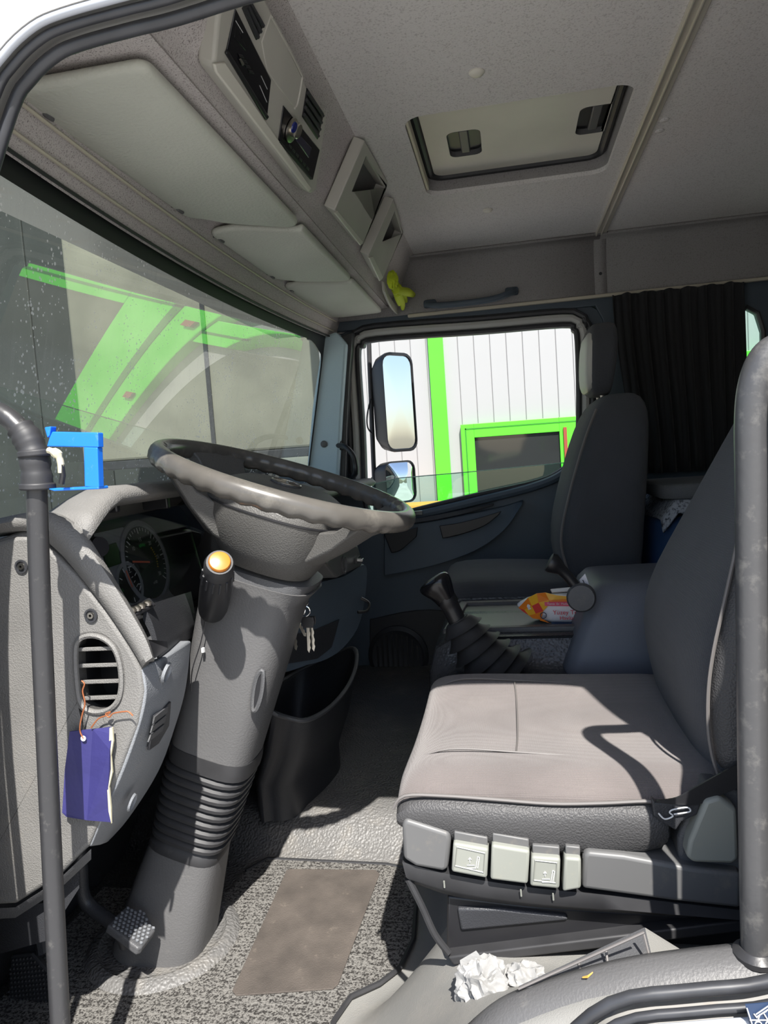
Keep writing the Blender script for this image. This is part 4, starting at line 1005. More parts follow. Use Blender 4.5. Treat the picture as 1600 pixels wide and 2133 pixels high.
bcd = thing('card_tag', 'torn navy blue card hanging on copper wire from the air vent', 'card', A(190,1700,y=.14))
cp_ = [(145,1524),(190,1521),(228,1517),(234,1530),(231,1560),(232,1600),(226,1640),(229,1680),(231,1716),(180,1710),(140,1700),(133,1690),(137,1600)]
cpp = [A(a,b,y=.138) + V((0,.004*math.sin(k),0)) for k,(a,b) in enumerate(cp_)]
MB().prism(cpp, (0,.0022,0)).build('card', 'navy', bcd, smooth=0)
te = [(228,1517),(234,1516),(236,1545),(231,1575),(234,1610),(227,1640),(231,1685),(232,1716),(226,1690),(223,1640),(229,1600),(227,1560)]
MB().prism([A(a,b,y=.1372) for a,b in te], (0,.003,0)).build('torn_edge', 'card', bcd, smooth=0)
MB().lathe([(.004,0),(.004,.001),(0,.001)], A(174,1538,y=.1368), (0,-1,0), 10).build('punch_hole', 'print', bcd)
MB().tube(spl([A(a,b,y=.136) for a,b in ((174,1538),(166,1520),(171,1490),(177,1465),(172,1440),(176,1425),(170,1418))],4), .0011, 6).build('wire', 'copper', bcd)
MB().tube(spl([A(a,b,y=.138) for a,b in ((190,1516),(205,1497),(222,1490),(230,1483),(220,1487),(228,1494),(236,1486),(262,1482),(270,1484),(277,1491))],4), .0011, 6).build('wire', 'copper', bcd)

# ================================================================== SEATS
def seat_loft(stations, n=32, e=5.0):
    """stations: (centre x, centre y, z, half depth x, half width y)"""
    S_ = []
    for cx, cy, z, hx, hy in stations:
        o = []
        for k in range(n):
            t = 2*PI*k/n; a, b = math.cos(t), math.sin(t)
            o.append(V((cx + hx*math.copysign(abs(a)**(2/e), a), cy + hy*math.copysign(abs(b)**(2/e), b), z)))
        S_.append(o)
    return MB().loft(S_)
ds_ = thing('driver_seat', 'sunlit grey fabric driver seat with vinyl edges and light adjuster buttons', 'seat', (.05,.5,.2))
prof = [(.31,.395),(.262,.415),(.246,.440),(.262,.462),(.30,.474),(.36,.470),(.44,.462),(.52,.460),(.60,.462),(.68,.470),(.735,.474),(.77,.455),(.782,.42),(.77,.385)]
def cush(x, dz, dy=0):
    c = .51
    return spl([(x, c+(a-c)*(1-dy), .385 + (b-.385)*dz) for a, b in prof], 3, True)
st = [(-.190,.40,.05),(-.196,.62,.02),(-.188,.84,.005),(-.165,.96,0),(-.12,1.01,0),(-.05,1.0,0),(.05,.97,0),(.15,.95,0),(.24,.95,0),(.32,.95,.01)]
MB().loft([cush(*k) for k in st]).build('cushion', 'fabric', ds_, smooth=60, sub=1)
vin = []
for i, (x, zt_, zb) in enumerate(((-.196,.430,.398),(-.178,.450,.390),(-.12,.451,.376),(-.05,.447,.366),(.03,.442,.360),(.10,.444,.360),(.16,.448,.366),(.195,.446,.376))):
    wv = .004*math.sin(i*1.7)
    vin.append([V((x,.250,zt_)), V((x,.232+wv*.5,zt_-.012)), V((x,.230+wv,(zt_+zb)/2)), V((x,.236,zb+.01)), V((x,.255,zb)), V((x,.29,zb+.005)), V((x,.29,zt_))])
MB().loft(vin).build('side_bolster', 'vinyl', ds_, smooth=60, sub=1)
MB().tube(spl([(v[0].x, v[0].y-.010, v[0].z+.001) for v in vin], 4), .0028, 6).build('piping', 'piping', ds_)
for pts in ([(-.185,.345,.455),(-.12,.345,.4765),(0,.345,.4715),(.2,.345,.4585)], [(-.185,.69,.455),(-.12,.69,.4775),(0,.69,.4725),(.2,.69,.4605)], [(-.015,.345,.4715),(-.012,.44,.4635),(-.012,.60,.4635),(-.015,.69,.4725)]):
    MB().tube(spl(pts, 6), .0016, 5).build('stitch_line', 'piping', ds_)
bk_ = [(.335,.52,.43,.075,.24),(.342,.52,.47,.085,.245),(.328,.52,.55,.090,.248),(.328,.52,.63,.088,.25),(.352,.52,.70,.084,.25),(.394,.52,.78,.078,.248),(.445,.52,.88,.074,.24),(.498,.52,.985,.070,.225),(.545,.52,1.08,.064,.20),(.565,.52,1.12,.04,.16)]
seat_loft(bk_).build('backrest', 'fabric2', ds_, smooth=60, sub=1)
sb_ = []
for (px0, px1, py) in ((1543,1640,1100),(1528,1640,1170),(1508,1635,1260),(1488,1625,1350),(1477,1610,1430),(1476,1600,1510),(1484,1590,1570),(1496,1570,1610)):
    a, b = A(px0,py,y=.255), A(px1,py,y=.255)
    sb_.append([a+V((0,.03,0)), a, a*.7+b*.3+V((0,-.018,0)), a*.3+b*.7+V((0,-.015,0)), b, b+V((0,.05,0))])
MB().loft(sb_).build('back_bolster', 'vinyl', ds_, smooth=60, sub=1)
MB().tube(spl([s[1]+V((-.001,-.002,0)) for s in sb_], 4), .0026, 6).build('piping', 'piping', ds_)
YS = .232
def hw(px, name, m, y=YS, th=.05, bev=.006): return MB().prism([A(a,b,y=y) for a,b in px], (0,th,0)).build(name, m, ds_, smooth=35, bevel=bev, seg=3)
hw([(837,1720),(843,1706),(937,1736),(939,1752),(933,1812),(922,1816),(866,1806),(840,1790)], 'front_cover', 'mid', YS-.004)
for k, (q, mm) in enumerate((([(944,1756),(1018,1769),(1015,1831),(940,1817)],'light'), ([(1024,1760),(1104,1773),(1100,1843),(1021,1833)],'light'), ([(1107,1784),(1168,1789),(1166,1853),(1104,1847)],'light'), ([(1176,1786),(1211,1789),(1211,1852),(1172,1859)],'light'))):
    b_ = hw(q, 'adjuster_button', mm, YS-.014, .03, .004)
    hw([(q[0][0]+2,q[0][1]-24),(q[1][0]-2,q[1][1]-24),(q[1][0]-2,q[1][1]+6),(q[0][0]+2,q[0][1]+6)], 'button_stem', 'mid', YS-.004, .03, .002)
    if k in (0,2):
        ins = [(q[0][0]+8,q[0][1]+8),(q[1][0]-8,q[1][1]+8),(q[2][0]-8,q[2][1]-14),(q[3][0]+8,q[3][1]-14)]
        MB().tube([A(a,b,y=YS-.0145) for a,b in ins], .0012, 5, closed=True).build('button_groove', 'light', b_)
        cx = (q[0][0]+q[1][0])/2+6; cy = (q[0][1]+q[3][1])/2+14
        for a, b in (((-14,8),(4,8)),((-14,2),(2,2)),((4,8),(8,-16)),((8,-16),(12,-14)),((12,-14),(8,8)),((-8,-4),(-8,-14)),((-11,-10),(-8,-14)),((-5,-10),(-8,-14))):
            MB().tube([A(cx+a[0],cy+a[1],y=YS-.0152), A(cx+b[0],cy+b[1],y=YS-.0152)], .0006, 5).build('seat_pictogram', 'print', b_)
hw([(1216,1784),(1222,1774),(1300,1782),(1440,1808),(1545,1820),(1545,1894),(1400,1878),(1212,1852)], 'side_panel', 'mid', YS-.006, .04)
tp_ = [[A(a,b,y=YS), A(c,d,y=YS+.06), A(c,d+10,y=YS+.06), A(a,b+10,y=YS)] for a,b,c,d in ((1214,1778,1214,1762),(1300,1784,1310,1758),(1400,1800,1385,1742),(1430,1808,1412,1745))]
MB().loft(tp_).build('panel_shelf', 'mid', ds_, smooth=40)
hw([(1416,1806),(1412,1745),(1440,1670),(1475,1640),(1560,1650),(1560,1822)], 'recliner_housing', 'char', YS+.012, .05)
hw([(1430,1786),(1436,1752),(1470,1668),(1500,1660),(1536,1686),(1540,1790),(1528,1801),(1445,1798)], 'recliner_cover', 'light', YS-.012, .03, .008)
sk_a = spl([A(a,b,y=YS+.004) for a,b in ((838,1796),(940,1822),(1100,1848),(1300,1868),(1560,1898))], 5); sk_b = spl([A(a,b,y=YS+.02) for a,b in ((858,1838),(950,1868),(1100,1888),(1300,1902),(1560,1916))], 5)
MB().loft([[p, (p+q)/2+V((0,-.012,0)), q, q+V((0,.3,0)), p+V((0,.3,0))] for p, q in zip(sk_a, sk_b)]).build('bellows_skirt', 'rub', ds_, smooth=60)
hw([(932,1866),(1100,1886),(1300,1900),(1560,1914),(1560,1925),(930,1990)], 'base_frame', 'black', YS+.03, .42, .004)
hw([(952,1892),(1040,1893),(1180,1908),(1185,1918),(960,1940)], 'base_emboss', 'dark', YS+.024, .01, .004)
hw([(932,1994),(1560,1916),(1560,1940),(945,2012)], 'slide_rail', 'rub', YS+.01, .45, .003)
MB().tube(spl([A(a,b,y=YS+.01) for a,b in ((850,1830),(880,1890),(905,1945),(935,1985))],4), .0055, 8).build('front_brace', 'rub', ds_)
# seat support under the cushion so that it rests on the plinth
MB().box((-.10,.29,.207),(.42,.74,.39)).build('suspension', 'black', ds_, smooth=0)
for px, py in ((925,1842),(1085,1860),(1152,1868)): MB().tube([A(px,py-7,y=YS-.004),A(px+1,py+7,y=YS-.004)], .0012, 5).build('guide_mark', 'light', ds_)
# belt and buckle
bl = thing('seat_belt', 'frayed black seat belt strap across the back of the driver seat', 'seat belt', A(1400,1690,y=.22))
ba = spl([A(a,b,y=.226) for a,b in ((1560,1580),(1500,1612),(1450,1640),(1410,1662),(1370,1668))], 5); bb2 = spl([A(a,b,y=.226) for a,b in ((1560,1632),(1505,1655),(1455,1676),(1410,1676),(1366,1672))], 5)
MB().loft([[p, q, q+V((0,.003,0)), p+V((0,.003,0))] for p, q in zip(ba, bb2)]).build('strap', 'black', bl, smooth=50)
MB().prism([A(a,b,y=.228) for a,b in ((1358,1662),(1366,1672),(1430,1676),(1462,1668),(1452,1698),(1420,1712),(1408,1730),(1380,1714),(1362,1700))], (0,.012,0)).build('torn_sleeve', 'dark', bl, smooth=0, bevel=.003)
MB().tube(spl([A(a,b,y=.222) for a,b in ((1372,1694),(1385,1706),(1402,1700),(1395,1692),(1404,1686),(1432,1682),(1438,1690),(1420,1694),(1404,1696))],4), .0011, 5).build('loose_thread', 'print', bl)
bu = thing('belt_buckle', 'dark belt buckle on its strap between seat and console', 'buckle', A(1318,1445,y=.83))
MB().prism([A(a,b,y=.83) for a,b in ((1312,1440),(1340,1408),(1354,1414),(1330,1462),(1318,1462))], (0,.02,0)).build('body', 'black', bu, smooth=0, bevel=.004)
MB().tube([A(1335,1422,y=.828),A(1322,1450,y=.828)], .002, 6).build('edge', 'steel', bu)
MB().prism([A(a,b,y=.85) for a,b in ((1326,1450),(1345,1470),(1380,1510),(1360,1520),(1318,1470))], (0,.004,0)).build('strap', 'dark', bu, smooth=0)
pf = MB().prism([A(a,b,y=.85) for a,b in ((1276,1434),(1298,1426),(1312,1444),(1300,1452))], (0,.003,-.004)).build('paper_scrap', 'pwhite', smooth=0); tag(pf, 'small white paper scrap tucked beside the driver seat', 'paper')

ps = thing('passenger_seat', 'dark grey passenger seat with tall headrest under the black curtain', 'seat', (.05,1.62,.07))
PY = 1.615
seat_loft([(.255,PY,.50,.10,.245),(.25,PY,.565,.125,.25),(.25,PY,.665,.132,.25),(.275,PY,.80,.122,.248),(.305,PY,.95,.105,.235),(.325,PY,1.03,.090,.21),(.335,PY,1.075,.066,.165),(.337,PY,1.09,.03,.12)]).build('backrest', 'fabric2', ps, smooth=60, sub=1)
seat_loft([(.290,PY,1.085,.026,.075),(.285,PY,1.10,.034,.11),(.288,PY,1.14,.040,.135),(.296,PY,1.22,.046,.145),(.298,PY,1.285,.046,.135),(.300,PY,1.308,.030,.11)]).build('headrest', 'fabric2', ps, smooth=60, sub=1)
seat_loft([(.262,PY,1.095,.012,.09),(.256,PY,1.12,.018,.118),(.260,PY,1.18,.020,.132),(.266,PY,1.25,.020,.135),(.272,PY,1.29,.016,.12)]).build('headrest_pad', mat('pale_vinyl', (.42,.41,.38), .5, bump=(400,.1)), ps, smooth=60, sub=1)
for dy in (-.05,.05): MB().tube([V((.300,PY+dy,1.06)),V((.285,PY+dy,1.12))], .006, 8).build('headrest_post', 'steel', ps)
MB().loft([[V((x, 1.375, z0)), V((x,1.362,(z0+z1)/2)), V((x,1.375,z1-.02)), V((x,1.41,z1)), V((x,1.615,z1-.008)), V((x,1.82,z1)), V((x,1.855,z1-.02)), V((x,1.862,(z0+z1)/2)), V((x,1.85,z0))] for x, z0, z1 in ((-.245,.475,.51),(-.235,.455,.545),(-.19,.445,.562),(-.05,.44,.56),(.10,.44,.55),(.22,.44,.545))]).build('cushion', 'fabric2', ps, smooth=60, sub=1)
for yy in (1.372,):
    MB().tube(spl([(.155,yy,.56),(.135,yy-.002,.665),(.165,yy,.80),(.215,yy+.008,.95),(.255,yy+.03,1.04)], 6), .004, 6).build('piping', 'piping', ps)
MB().box((-.14,1.42,.072),(.34,1.81,.45)).build('base', 'black', ps, smooth=0, bevel=.01)

# ================================================================== CENTRE TUNNEL AND LEVERS
tn = thing('engine_tunnel', 'black pebbled engine tunnel between the seats with a grey tray', 'engine cover', (.3,1.1,.07))
def tsec(x, k=1.0):
    P = [(.80,.072),(.808,.34),(.825,.385),(.86,.405),(.935,.412),(.96,.43),(.982,.480),(1.0,.492),(1.33,.492),(1.355,.47),(1.358,.072)]
    return spl([(x, a, .072+(b-.072)*k) for a, b in P], 3)
MB().loft([tsec(-.232,.55), tsec(-.225,.8), tsec(-.205,.95), tsec(-.17,1.0), tsec(.1), tsec(.5), tsec(1.1)], ring=True).build('cover', 'tunnel', tn, smooth=50)
ty = [(-.165,1.03),(.34,1.03),(.34,1.31),(-.145,1.31)]
tcx = sum(a for a,b in ty)/4; tcy = sum(b for a,b in ty)/4
rt = spl([(a,b,.497) for a,b in ((-.178,1.15),(-.16,1.335),(.10,1.34),(.36,1.335),(.36,1.15),(.1,1.15))], 1, True)
MB().holed([V((a,b,.488)) for a,b in ((-.19,1.004),(.37,1.004),(.37,1.335),(-.168,1.335))], [[V((a,b,.488)) for a,b in ty]], (0,0,.016)).build('tray_rim', 'char', tn, smooth=30, bevel=.005)
MB().box((-.17,1.025,.486),(.345,1.315,.494)).build('tray_floor', mat('tray_plastic', (.10,.105,.10), .35), tn, smooth=0)
wl = spl([A(a,b,z=.418) for a,b in ((1060,1345),(1130,1322),(1138,1330),(1160,1368),(1200,1384),(1400,1388))], 4)
MB().loft([[p+V((0,0,-.01)), p+V((0,0,.010)), V((p.x, .99, .47)), V((p.x,.99,.40))] for p in wl]).build('side_ledge', 'char', tn, smooth=50)
# rear storage box used as arm rest
bx_ = []
for z, x0, x1, y0, y1 in ((.405,.105,.60,.905,1.30),(.425,.098,.61,.90,1.31),(.46,.115,.61,.91,1.31),(.53,.145,.60,.93,1.29),(.585,.165,.60,.95,1.27),(.607,.185,.585,.975,1.25),(.612,.215,.56,1.0,1.22)):
    o = []
    for a, b in rrect(x1-x0, y1-y0, .035, 5): o.append(V(((x0+x1)/2+a, (y0+y1)/2+b, z + .012*((x0+x1)/2+a-.2) )))
    bx_.append(o)
MB().loft(bx_).build('console_box', 'cbox', tn, smooth=60)
# gear lever
gv = thing('gear_lever', 'glossy black gear lever with a ribbed rubber gaiter', 'gear lever', A(1050,1420,y=.9))
YG = .895
axp = spl([A(a,b,y=YG) for a,b in ((1052,1412),(1030,1392),(1006,1366),(985,1340),(967,1314),(953,1290))], 12)
nn = len(axp); rad = []
for i in range(nn):
    t = i/(nn-1); base_ = .092 + (.044-.092)*t**.9; ph = (t*6.0) % 1.0
    rad.append(base_*(1.0 - .36*ph**.7) if t < .97 else .026)
rr2 = [max(.022, r) for r in rad]
MB().tube(axp, rr2, 28).build('gaiter', 'rub', gv, smooth=35)
MB().lathe([(.094,-.004),(.100,.006),(.094,.014),(.080,.016)], A(1068,1418,y=YG)+V((0,0,-.012)), (.10,-.06,1), 36).build('flange', 'mid', gv)
MB().tube(spl([A(952,1292,y=YG),A(938,1262,y=YG),A(922,1232,y=YG)],5), [.021]*6+[.024]*5, 18).build('shaft', 'black', gv)
kc = A(918,1222,y=YG)
ks_ = []
for (px, py, rx, ry) in ((938,1258,.022,.022),(932,1244,.024,.024),(925,1230,.030,.027),(916,1218,.038,.030),(909,1209,.040,.030),(905,1204,.034,.026),(903,1202,.018,.014)):
    c = A(px,py,y=YG); ax_ = V((-.52,0,.85)); sx2 = V((.85,0,.52))
    ks_.append([c + sx2*rx*math.cos(2*PI*j/20)*(1.25 if math.cos(2*PI*j/20) < 0 else .85) + V((0,1,0))*ry*math.sin(2*PI*j/20) for j in range(20)])
MB().loft(ks_).build('knob', 'gloss', gv, smooth=80, sub=1)
# parking brake
hb = thing('parking_brake_lever', 'black parking brake lever with a flared handle end', 'lever', A(1215,1245,y=1.0))
pc_ = A(1211,1244,y=.905)
MB().lathe([(.030,-.012),(.033,-.004),(.033,.010),(.029,.016),(.0,.017)], pc_, (-.1,-1,.05), 28).build('pivot_cap', 'char', hb)
lv = [A(1206,1232,y=.91),A(1196,1216,y=.91),A(1183,1200,y=.91),A(1170,1187,y=.91),A(1160,1180,y=.91),A(1150,1173,y=.91),A(1144,1170,y=.91)]
MB().tube(lv, [.013,.012,.012,.013,.019,.024,.022], 16).build('handle', 'black', hb, smooth=70)
MB().tube(spl([A(1205,1224,y=.90),A(1214,1220,y=.895),A(1224,1222,y=.895),A(1230,1230,y=.90)],4), .0022, 6).build('wire_clip', 'chrome', hb)
tgp = [A(a,b,y=.93) for a,b in ((1207,1208),(1219,1195),(1229,1222),(1212,1222))]
tg = MB().prism(tgp, (0,.001,0)).build('paper_tag', 'pwhite', smooth=0); tag(tg, 'small folded white paper tag tucked at the parking brake lever', 'tag')
tf_ = frame_of(A(1216,1219,y=.999), (A(1223,1200,y=.999)-A(1216,1219,y=.999)).normalized()*-1, V((1,0,.3)).normalized())
MB().tube([A(1214,1208,y=.9285),A(1219,1219,y=.9285)], .0009, 5).build('print_line', 'black', tg)

# wipes pack on the tray
YP = 1.065
wkp = thing('wipes_pack', 'orange and white pack of surface cleaning wipes on the console tray', 'wipes pack', A(1140,1296,y=YP))
secs_ = []
fz = .4955
x0_, x1_ = A(1078,1265,y=YP).x, A(1078,1265,y=YP).x + .30
for t, h, d in ((0,.004,.004),(.03,.016,.010),(.09,.034,.026),(.16,.046,.036),(.3,.056,.042),(.6,.058,.044),(.9,.046,.036),(1,.006,.006)):
    x = x0_ + (x1_-x0_)*t; zc = fz + .030 + (.012*(1-t*4) if t < .25 else 0)
    zc = max(zc, fz + h*.5 + .001)
    secs_.append([V((x, YP+.045+d*math.copysign(abs(math.cos(a))**.55, math.cos(a)), zc + h*.62*math.copysign(abs(math.sin(a))**.7, math.sin(a)))) for a in [2*PI*k/24 for k in range(24)]])
MB().loft(secs_).build('wrapper', 'pwhite', wkp, smooth=60)
def patch(px, m, name, y=YP-.0, th=.0008): return MB().prism([A(a,b,y=y) for a,b in px], (0,-th,0)).build(name, m, wkp, smooth=0)
# printed facets follow the tapered end: each lies on the wrapper's near side
def yw(px):
    t = max(0.0, min(1.0, (px-1078)/(1240-1078))); return YP + .045 - .002 - (.004+.040*min(1,(t/.38))**.75)
def facet(px, m):
    return MB().prism([A(a,b,y=yw(a)) for a,b in px], (0,-.0012,0)).build('printed_facet', m, wkp, smooth=0)
for px, m in (
    ([(1080,1266),(1100,1245),(1108,1262),(1092,1270)],'g1'), ([(1100,1245),(1118,1236),(1122,1255),(1108,1262)],'g2'), ([(1118,1236),(1136,1234),(1144,1250),(1122,1255)],'g1'),
    ([(1136,1234),(1160,1240),(1150,1252),(1144,1250)],'g2'), ([(1092,1270),(1108,1262),(1116,1278),(1102,1282)],'g2'), ([(1108,1262),(1122,1255),(1132,1272),(1116,1278)],'g3'),
    ([(1122,1255),(1144,1250),(1140,1264),(1132,1272)],'g2'), ([(1102,1282),(1116,1278),(1124,1290),(1110,1288)],'g1'), ([(1116,1278),(1132,1272),(1128,1288),(1124,1290)],'g1'), ([(1128,1288),(1136,1292),(1146,1298),(1124,1292)],'g1'),
    ([(1144,1250),(1200,1246),(1200,1254),(1146,1256)],'g1'), ([(1080,1266),(1092,1270),(1102,1282),(1090,1274)],'g3'), ([(1160,1240),(1200,1244),(1200,1247),(1150,1251)],'g2')): facet(px, m)
yf = yw(1160)-.003
MB().prism([A(a,b,y=yf) for a,b in ((1134,1254),(1205,1253),(1205,1263),(1135,1262))], (0,-.001,0)).build('pink_band', 'pink', wkp, smooth=0)
ff = lambda px, py: frame_of(A(px,py,y=yf-.0015), V((1,0,-.02)).normalized(), V((0,0,1)))
letters('band_lettering', 'Temiz  Ev  Mutlu', ff(1140,1260), .0075, 'print', wkp)
letters('title_lettering', 'Yüzey Temizlik', ff(1152,1280), .0158, 'pred', wkp)
letters('subtitle_lettering', 'Havlusu', ff(1166,1291), .0140, 'pred', wkp)
c = A(1132,1282,y=yf-.001); MB().tube([c+V((math.cos(t)*.0075,0,math.sin(t)*.0075)) for t in [2*PI*i/20 for i in range(20)]], .0011, 5, closed=True).build('round_mark', 'navyp', wkp)
letters('small_lettering', '100', ff(1128,1286), .008, 'navyp', wkp)
MB().prism([A(a,b,y=yf) for a,b in ((1148,1295),(1200,1296),(1200,1301),(1150,1300))], (0,-.001,0)).build('navy_band', 'navyp', wkp, smooth=0)
MB().prism([A(a,b,y=yw(1150)+.02) for a,b in ((1146,1228),(1190,1224),(1196,1232),(1150,1236))], (0,-.012,.004)).build('lid_flap', 'print', wkp, smooth=0, bevel=.002)

# ================================================================== BEHIND THE SEATS
cu = MB()
def curt(u, v):
    x = .405 + .452*u + .055*(1-u)*sstep(0,1,v)*1.0; z = 1.478 - .665*v - .01*math.sin(u*40)*(.3 if v < .03 else 0)
    y = 2.035 + .011*math.sin(u*46 + 1.2*math.sin(v*2.2) + u*u*9)*(.5+.5*v) + .006*math.sin(u*97+v*3)
    return (x, y, z)
cu.grid(curt, 150, 24); cu = cu.build('curtain', 'curtain', solid=.003, smooth=80); tag(cu, 'black pleated curtain drawn across the quarter window', 'curtain')
bg_ = thing('blue_bag', 'dark blue bag wedged behind the passenger seat under the felt', 'bag', (.58,1.62,.07))
MB().loft([[V((.60+a*s, 1.62+b*s, z)) for a, b in rrect(.40,.44,.10,5)] for z, s in ((.075,.8),(.12,.95),(.35,1.0),(.58,.98),(.69,.90),(.722,.7))]).build('body', 'bluebag', bg_, smooth=60)
ft = thing('felt_blanket', 'folded mottled grey felt blanket lying on the blue bag', 'blanket', (.55,1.62,.74))
def felt(u, v):
    x = .425 + .43*u; y = 1.375 + .46*v
    z = .752 + .006*math.sin(u*9)+.004*math.sin(v*7)
    if v < .12: z -= .10*(1-v/.12)*sstep(.12,.35,u) + .03*(1-v/.12); 
    if u < .10: z -= .05*(1-u/.10)
    return (x, y + (.03*(1-v/.12) if v < .12 else 0), z)
MB().grid(felt, 40, 34).build('top_layer', 'felt', ft, solid=.008, smooth=70)
MB().loft([[V((.665+a*s,1.63+b*s,z)) for a,b in rrect(.46,.40,.06,4)] for z, s in ((.763,.98),(.770,1),(.798,1),(.805,.97))]).build('folded_layer', mat('felt_plain', (.13,.135,.14), .95, bump=(300,.5)), ft, smooth=50)

# ================================================================== VISORS AND OVERHEAD CONSOLE
def visor(label, poly, z0=1.496, th=.016, clips=()):
    c = sum((V((a,b,0)) for a,b in poly), V())/len(poly)
    t = thing('sun_visor', label, 'sun visor', (c.x,c.y,z0+th), 'sun visors above the windscreen')
    sp_ = []
    k = len(poly)
    for i in range(k):
        a, b, d = V((*poly[i-1],0)), V((*poly[i],0)), V((*poly[(i+1)%k],0))
        for s in (0,.25,.5,.75,1):
            p = b + (a-b).normalized()*min(.022,.45*(a-b).length)*(1-s)**2 + (d-b).normalized()*min(.022,.45*(d-b).length)*s**2; sp_.append(p)
    MB().loft([[V((p.x,p.y,z)) + (c-V((p.x,p.y,0))).normalized()*ins for p in sp_] for z, ins in ((z0,.010),(z0+.002,.004),(z0+.006,0),(z0+th-.004,0),(z0+th,.004))]).build('panel', 'visor', t, smooth=50)
    for (x, y) in clips:
        MB().tube([V((x-.012,y,z0+.010)), V((x+.004,y,z0+.006)), V((x+.010,y+.006,z0-.001)), V((x+.012,y+.02,z0-.002))], .0035, 8).build('hinge_pin', 'mid', t)
    return t
visor('largest grey sun visor, the one above the driver', [(-.668,.205),(-.640,.195),(-.456,.195),(-.452,.90),(-.475,.915),(-.60,.835),(-.635,.79),(-.668,.765)], clips=((-.668,.26),(-.668,.70)))
visor('middle sun visor, between the driver and passenger visors', [(-.668,.885),(-.605,.87),(-.470,.945),(-.452,.93),(-.452,1.46),(-.475,1.47),(-.60,1.415),(-.668,1.34)], clips=((-.668,.92),(-.668,1.30)))
visor('passenger end sun visor, beside the pocket with the glove', [(-.668,1.45),(-.605,1.44),(-.470,1.50),(-.452,1.49),(-.452,2.01),(-.62,2.02),(-.668,1.98)], clips=((-.668,1.49),))

oh = thing('overhead_console', 'grey overhead console with tachograph, radio and open pockets', 'console', (-.37,.9,1.6))
OP, OV, ON = V((-.400,0,1.556)), V((.488,0,.873)).normalized(), V((.873,0,-.488)).normalized()
def oc_(px, py, h=.014): return AP(px, py, OP + ON*h, ON)
def opl(px, h, th, m, name, par=oh, bev=.002, seg=2): return MB().prism([oc_(a,b,h) for a,b in px], -ON*th).build(name, m, par, smooth=35, bevel=bev, seg=seg)
opl([(455,40),(446,138),(450,150),(636,396),(650,404),(660,396),(682,240),(676,228),(640,180),(565,20),(525,-70),(470,-40)], .014, .03, 'cons', 'panel', bev=.006, seg=3)
opl([(448,134),(470,130),(640,378),(650,392),(644,400),(452,152)], .018, .006, 'visor2', 'lower_lip', bev=.002)
th_ = opl([(492,18),(473,106),(557,250),(566,166)], .0165, .004, 'gloss', 'tachograph')
opl([(472,112),(476,104),(562,244),(556,252)], .019, .005, 'black', 'paper_drawer', th_)
opl([(491,45),(489,78),(512,106),(513,98)], .0172, .001, 'screen', 'display', th_)
for k in range(4):
    a, b = 497+7*k, 112+11*k; opl([(a,b),(a+9,b+3),(a+13,b+10),(a+4,b+8)], .0185, .002, 'black', 'key', th_, .0005)
fr_t = opl([(499,124),(503,122),(510,134),(506,138)], .0192, .002, 'steel', 'release_button', th_, .0005)
for (a,b),(c,d) in (((491,43),(506,68)),((541,178),(556,213)),((544,158),(557,186))):
    MB().tube([oc_(a,b,.0172), oc_(c,d,.0172)], .0005, 4).build('print_line', 'print', th_)
def vent_(pxs, n_, name='air_vent'):
    v = opl(pxs, .0165, .004, 'black', name)
    a, b, c, d = [oc_(x,y,.019) for x,y in pxs]
    for k in range(n_):
        t = (k+.5)/n_; p, q = a+(b-a)*t, d+(c-d)*t
        MB().tube([p*.96+q*.04, q*.96+p*.04], .0035, 6).build('vent_slat', 'dark', v)
vent_([(522,0),(508,20),(537,84),(548,62)][0:1] + [(506,18),(536,86),(552,50)], 3)
vent_([(641,183),(631,244),(663,292),(676,236)], 4)
opl([(566,30),(546,88),(557,150),(616,228),(624,206),(629,160)], .0158, .003, 'cons', 'blank_cover', bev=.004, seg=3)
MB().tube(spl([oc_(a,b,.0165) for a,b in ((566,36),(600,98),(627,152),(629,166),(620,215),(614,226))], 4), .0022, 6).build('cover_edge', 'cons', oh)
rd = opl([(592,220),(582,292),(652,376),(667,312)], .0168, .005, 'gloss', 'radio')
kc_ = oc_(607,271,.018); kn2 = MB().lathe([(.022,0),(.022,.003),(.019,.004)], kc_, ON, 30).build('knob_ring', 'steel', rd)
MB().lathe([(.0135,0),(.0145,.006),(.014,.013),(.012,.015),(0,.015)], oc_(609,268,.019), ON, 28).build('volume_knob', 'steel', rd)
MB().lathe([(.0100,0),(.009,.0025),(0,.003)], oc_(612,265,.034), ON, 20).build('knob_cap', mat('knob_blue', (.01,.02,.16), .15), rd)
opl([(620,275),(617,292),(644,330),(650,308)], .0185, .003, mat('radio_display', (.035,.033,.055), .2), 'display', rd)
for k in range(6):
    a, b = 604+7.2*k, 300+9*k; opl([(a,b),(a+5,b+6),(a+4,b+11),(a-1,b+5)], .0185, .0025, 'black', 'preset_button', rd, .0006)
opl([(585,293),(650,371),(648,375),(583,297)], .0188, .003, 'black', 'disc_flap', rd, .0006)
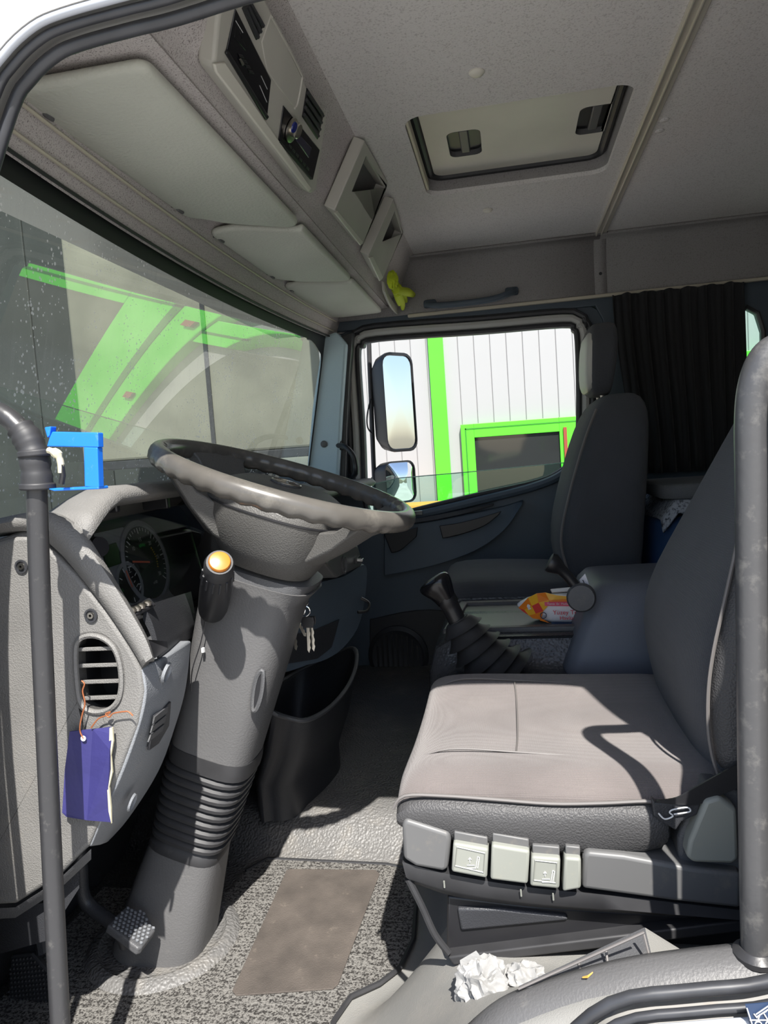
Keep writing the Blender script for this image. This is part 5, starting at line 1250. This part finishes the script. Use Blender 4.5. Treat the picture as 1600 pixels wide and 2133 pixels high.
# open pockets
def pocket(outer, opening, lip):
    po = MB().holed([oc_(a,b,.030) for a,b in outer], [[oc_(a,b,.030) for a,b in opening]], -ON*.030).build('pocket_frame', 'cons', oh, smooth=30, bevel=.003)
    r = MB(); r.loft([[oc_(a,b,.029) for a,b in opening], [oc_(a,b,.029)-ON*.045 for a,b in opening]], cap=False); r.face(r.vs([oc_(a,b,.029)-ON*.027 for a,b in opening]))
    r.build('pocket_inside', 'mid', po, smooth=0)
    MB().prism([oc_(a,b,.034) for a,b in lip], -ON*.006).build('pocket_lip', 'visor2', po, smooth=0, bevel=.002)
pocket([(697,438),(760,292),(808,378),(756,510)], [(734,398),(763,326),(802,390),(775,462)], [(698,444),(705,440),(757,503),(752,512)])
pocket([(768,532),(820,414),(841,480),(796,584)], [(797,502),(823,440),(838,486),(814,544)], [(769,537),(778,534),(799,578),(792,586)])
tz = spl([oc_(a,b,.02) for a,b in ((796,606),(806,630),(820,650),(843,668))], 5)
MB().loft([[p, p+ON*.012, p+ON*.012+V((0,0,.035)), p+V((0,0,.035))] for p in tz]).build('end_tray', 'cons', oh, smooth=50, bevel=.003)
# lime glove in the end pocket
gvv = thing('work_glove', 'crumpled lime yellow work glove hanging from the end pocket', 'glove', oc_(830,610,.03))
def blob(pts, rs, name): MB().tube(spl(pts, 4), [r for r in sum([[rs[i] + (rs[i+1]-rs[i])*j/4 for j in range(4)] for i in range(len(rs)-1)], [])] + [rs[-1]], 12).build(name, 'lime', gvv, smooth=60)
G = lambda px, py, h: oc_(px, py, h)
def lump(c, r, sc, seed, name):
    b = MB(); bmesh.ops.create_icosphere(b.b, subdivisions=4, radius=1.0)
    for v in b.b.verts:
        p = v.co.normalized(); k = sum(a_*(1-2*abs(noise.noise(p*f_ + V((seed,seed*.7,0))))) for f_, a_ in ((1.4,.32),(3.0,.24)))
        v.co = V(c) + V((p.x*r*sc[0], p.y*r*sc[1], p.z*r*sc[2]))*(.65 + .7*k)
    b.build(name, 'lime', gvv, smooth=35)
lump(G(818,584,.04), .030, (.7,.9,1.2), 2.2, 'cuff')
lump(G(827,603,.045), .026, (.8,1.0,1.0), 5.1, 'palm')
blob([G(826,604,.05),G(836,606,.058),G(850,609,.058),G(862,615,.052)], [.012,.015,.016,.009], 'thumb')
blob([G(828,606,.05),G(832,618,.052),G(838,630,.052),G(839,643,.05)], [.013,.013,.011,.007], 'finger')
blob([G(824,606,.045),G(828,620,.046),G(832,634,.046)], [.012,.011,.007], 'finger')
blob([G(832,604,.045),G(842,616,.046),G(846,628,.044)], [.011,.010,.006], 'finger')
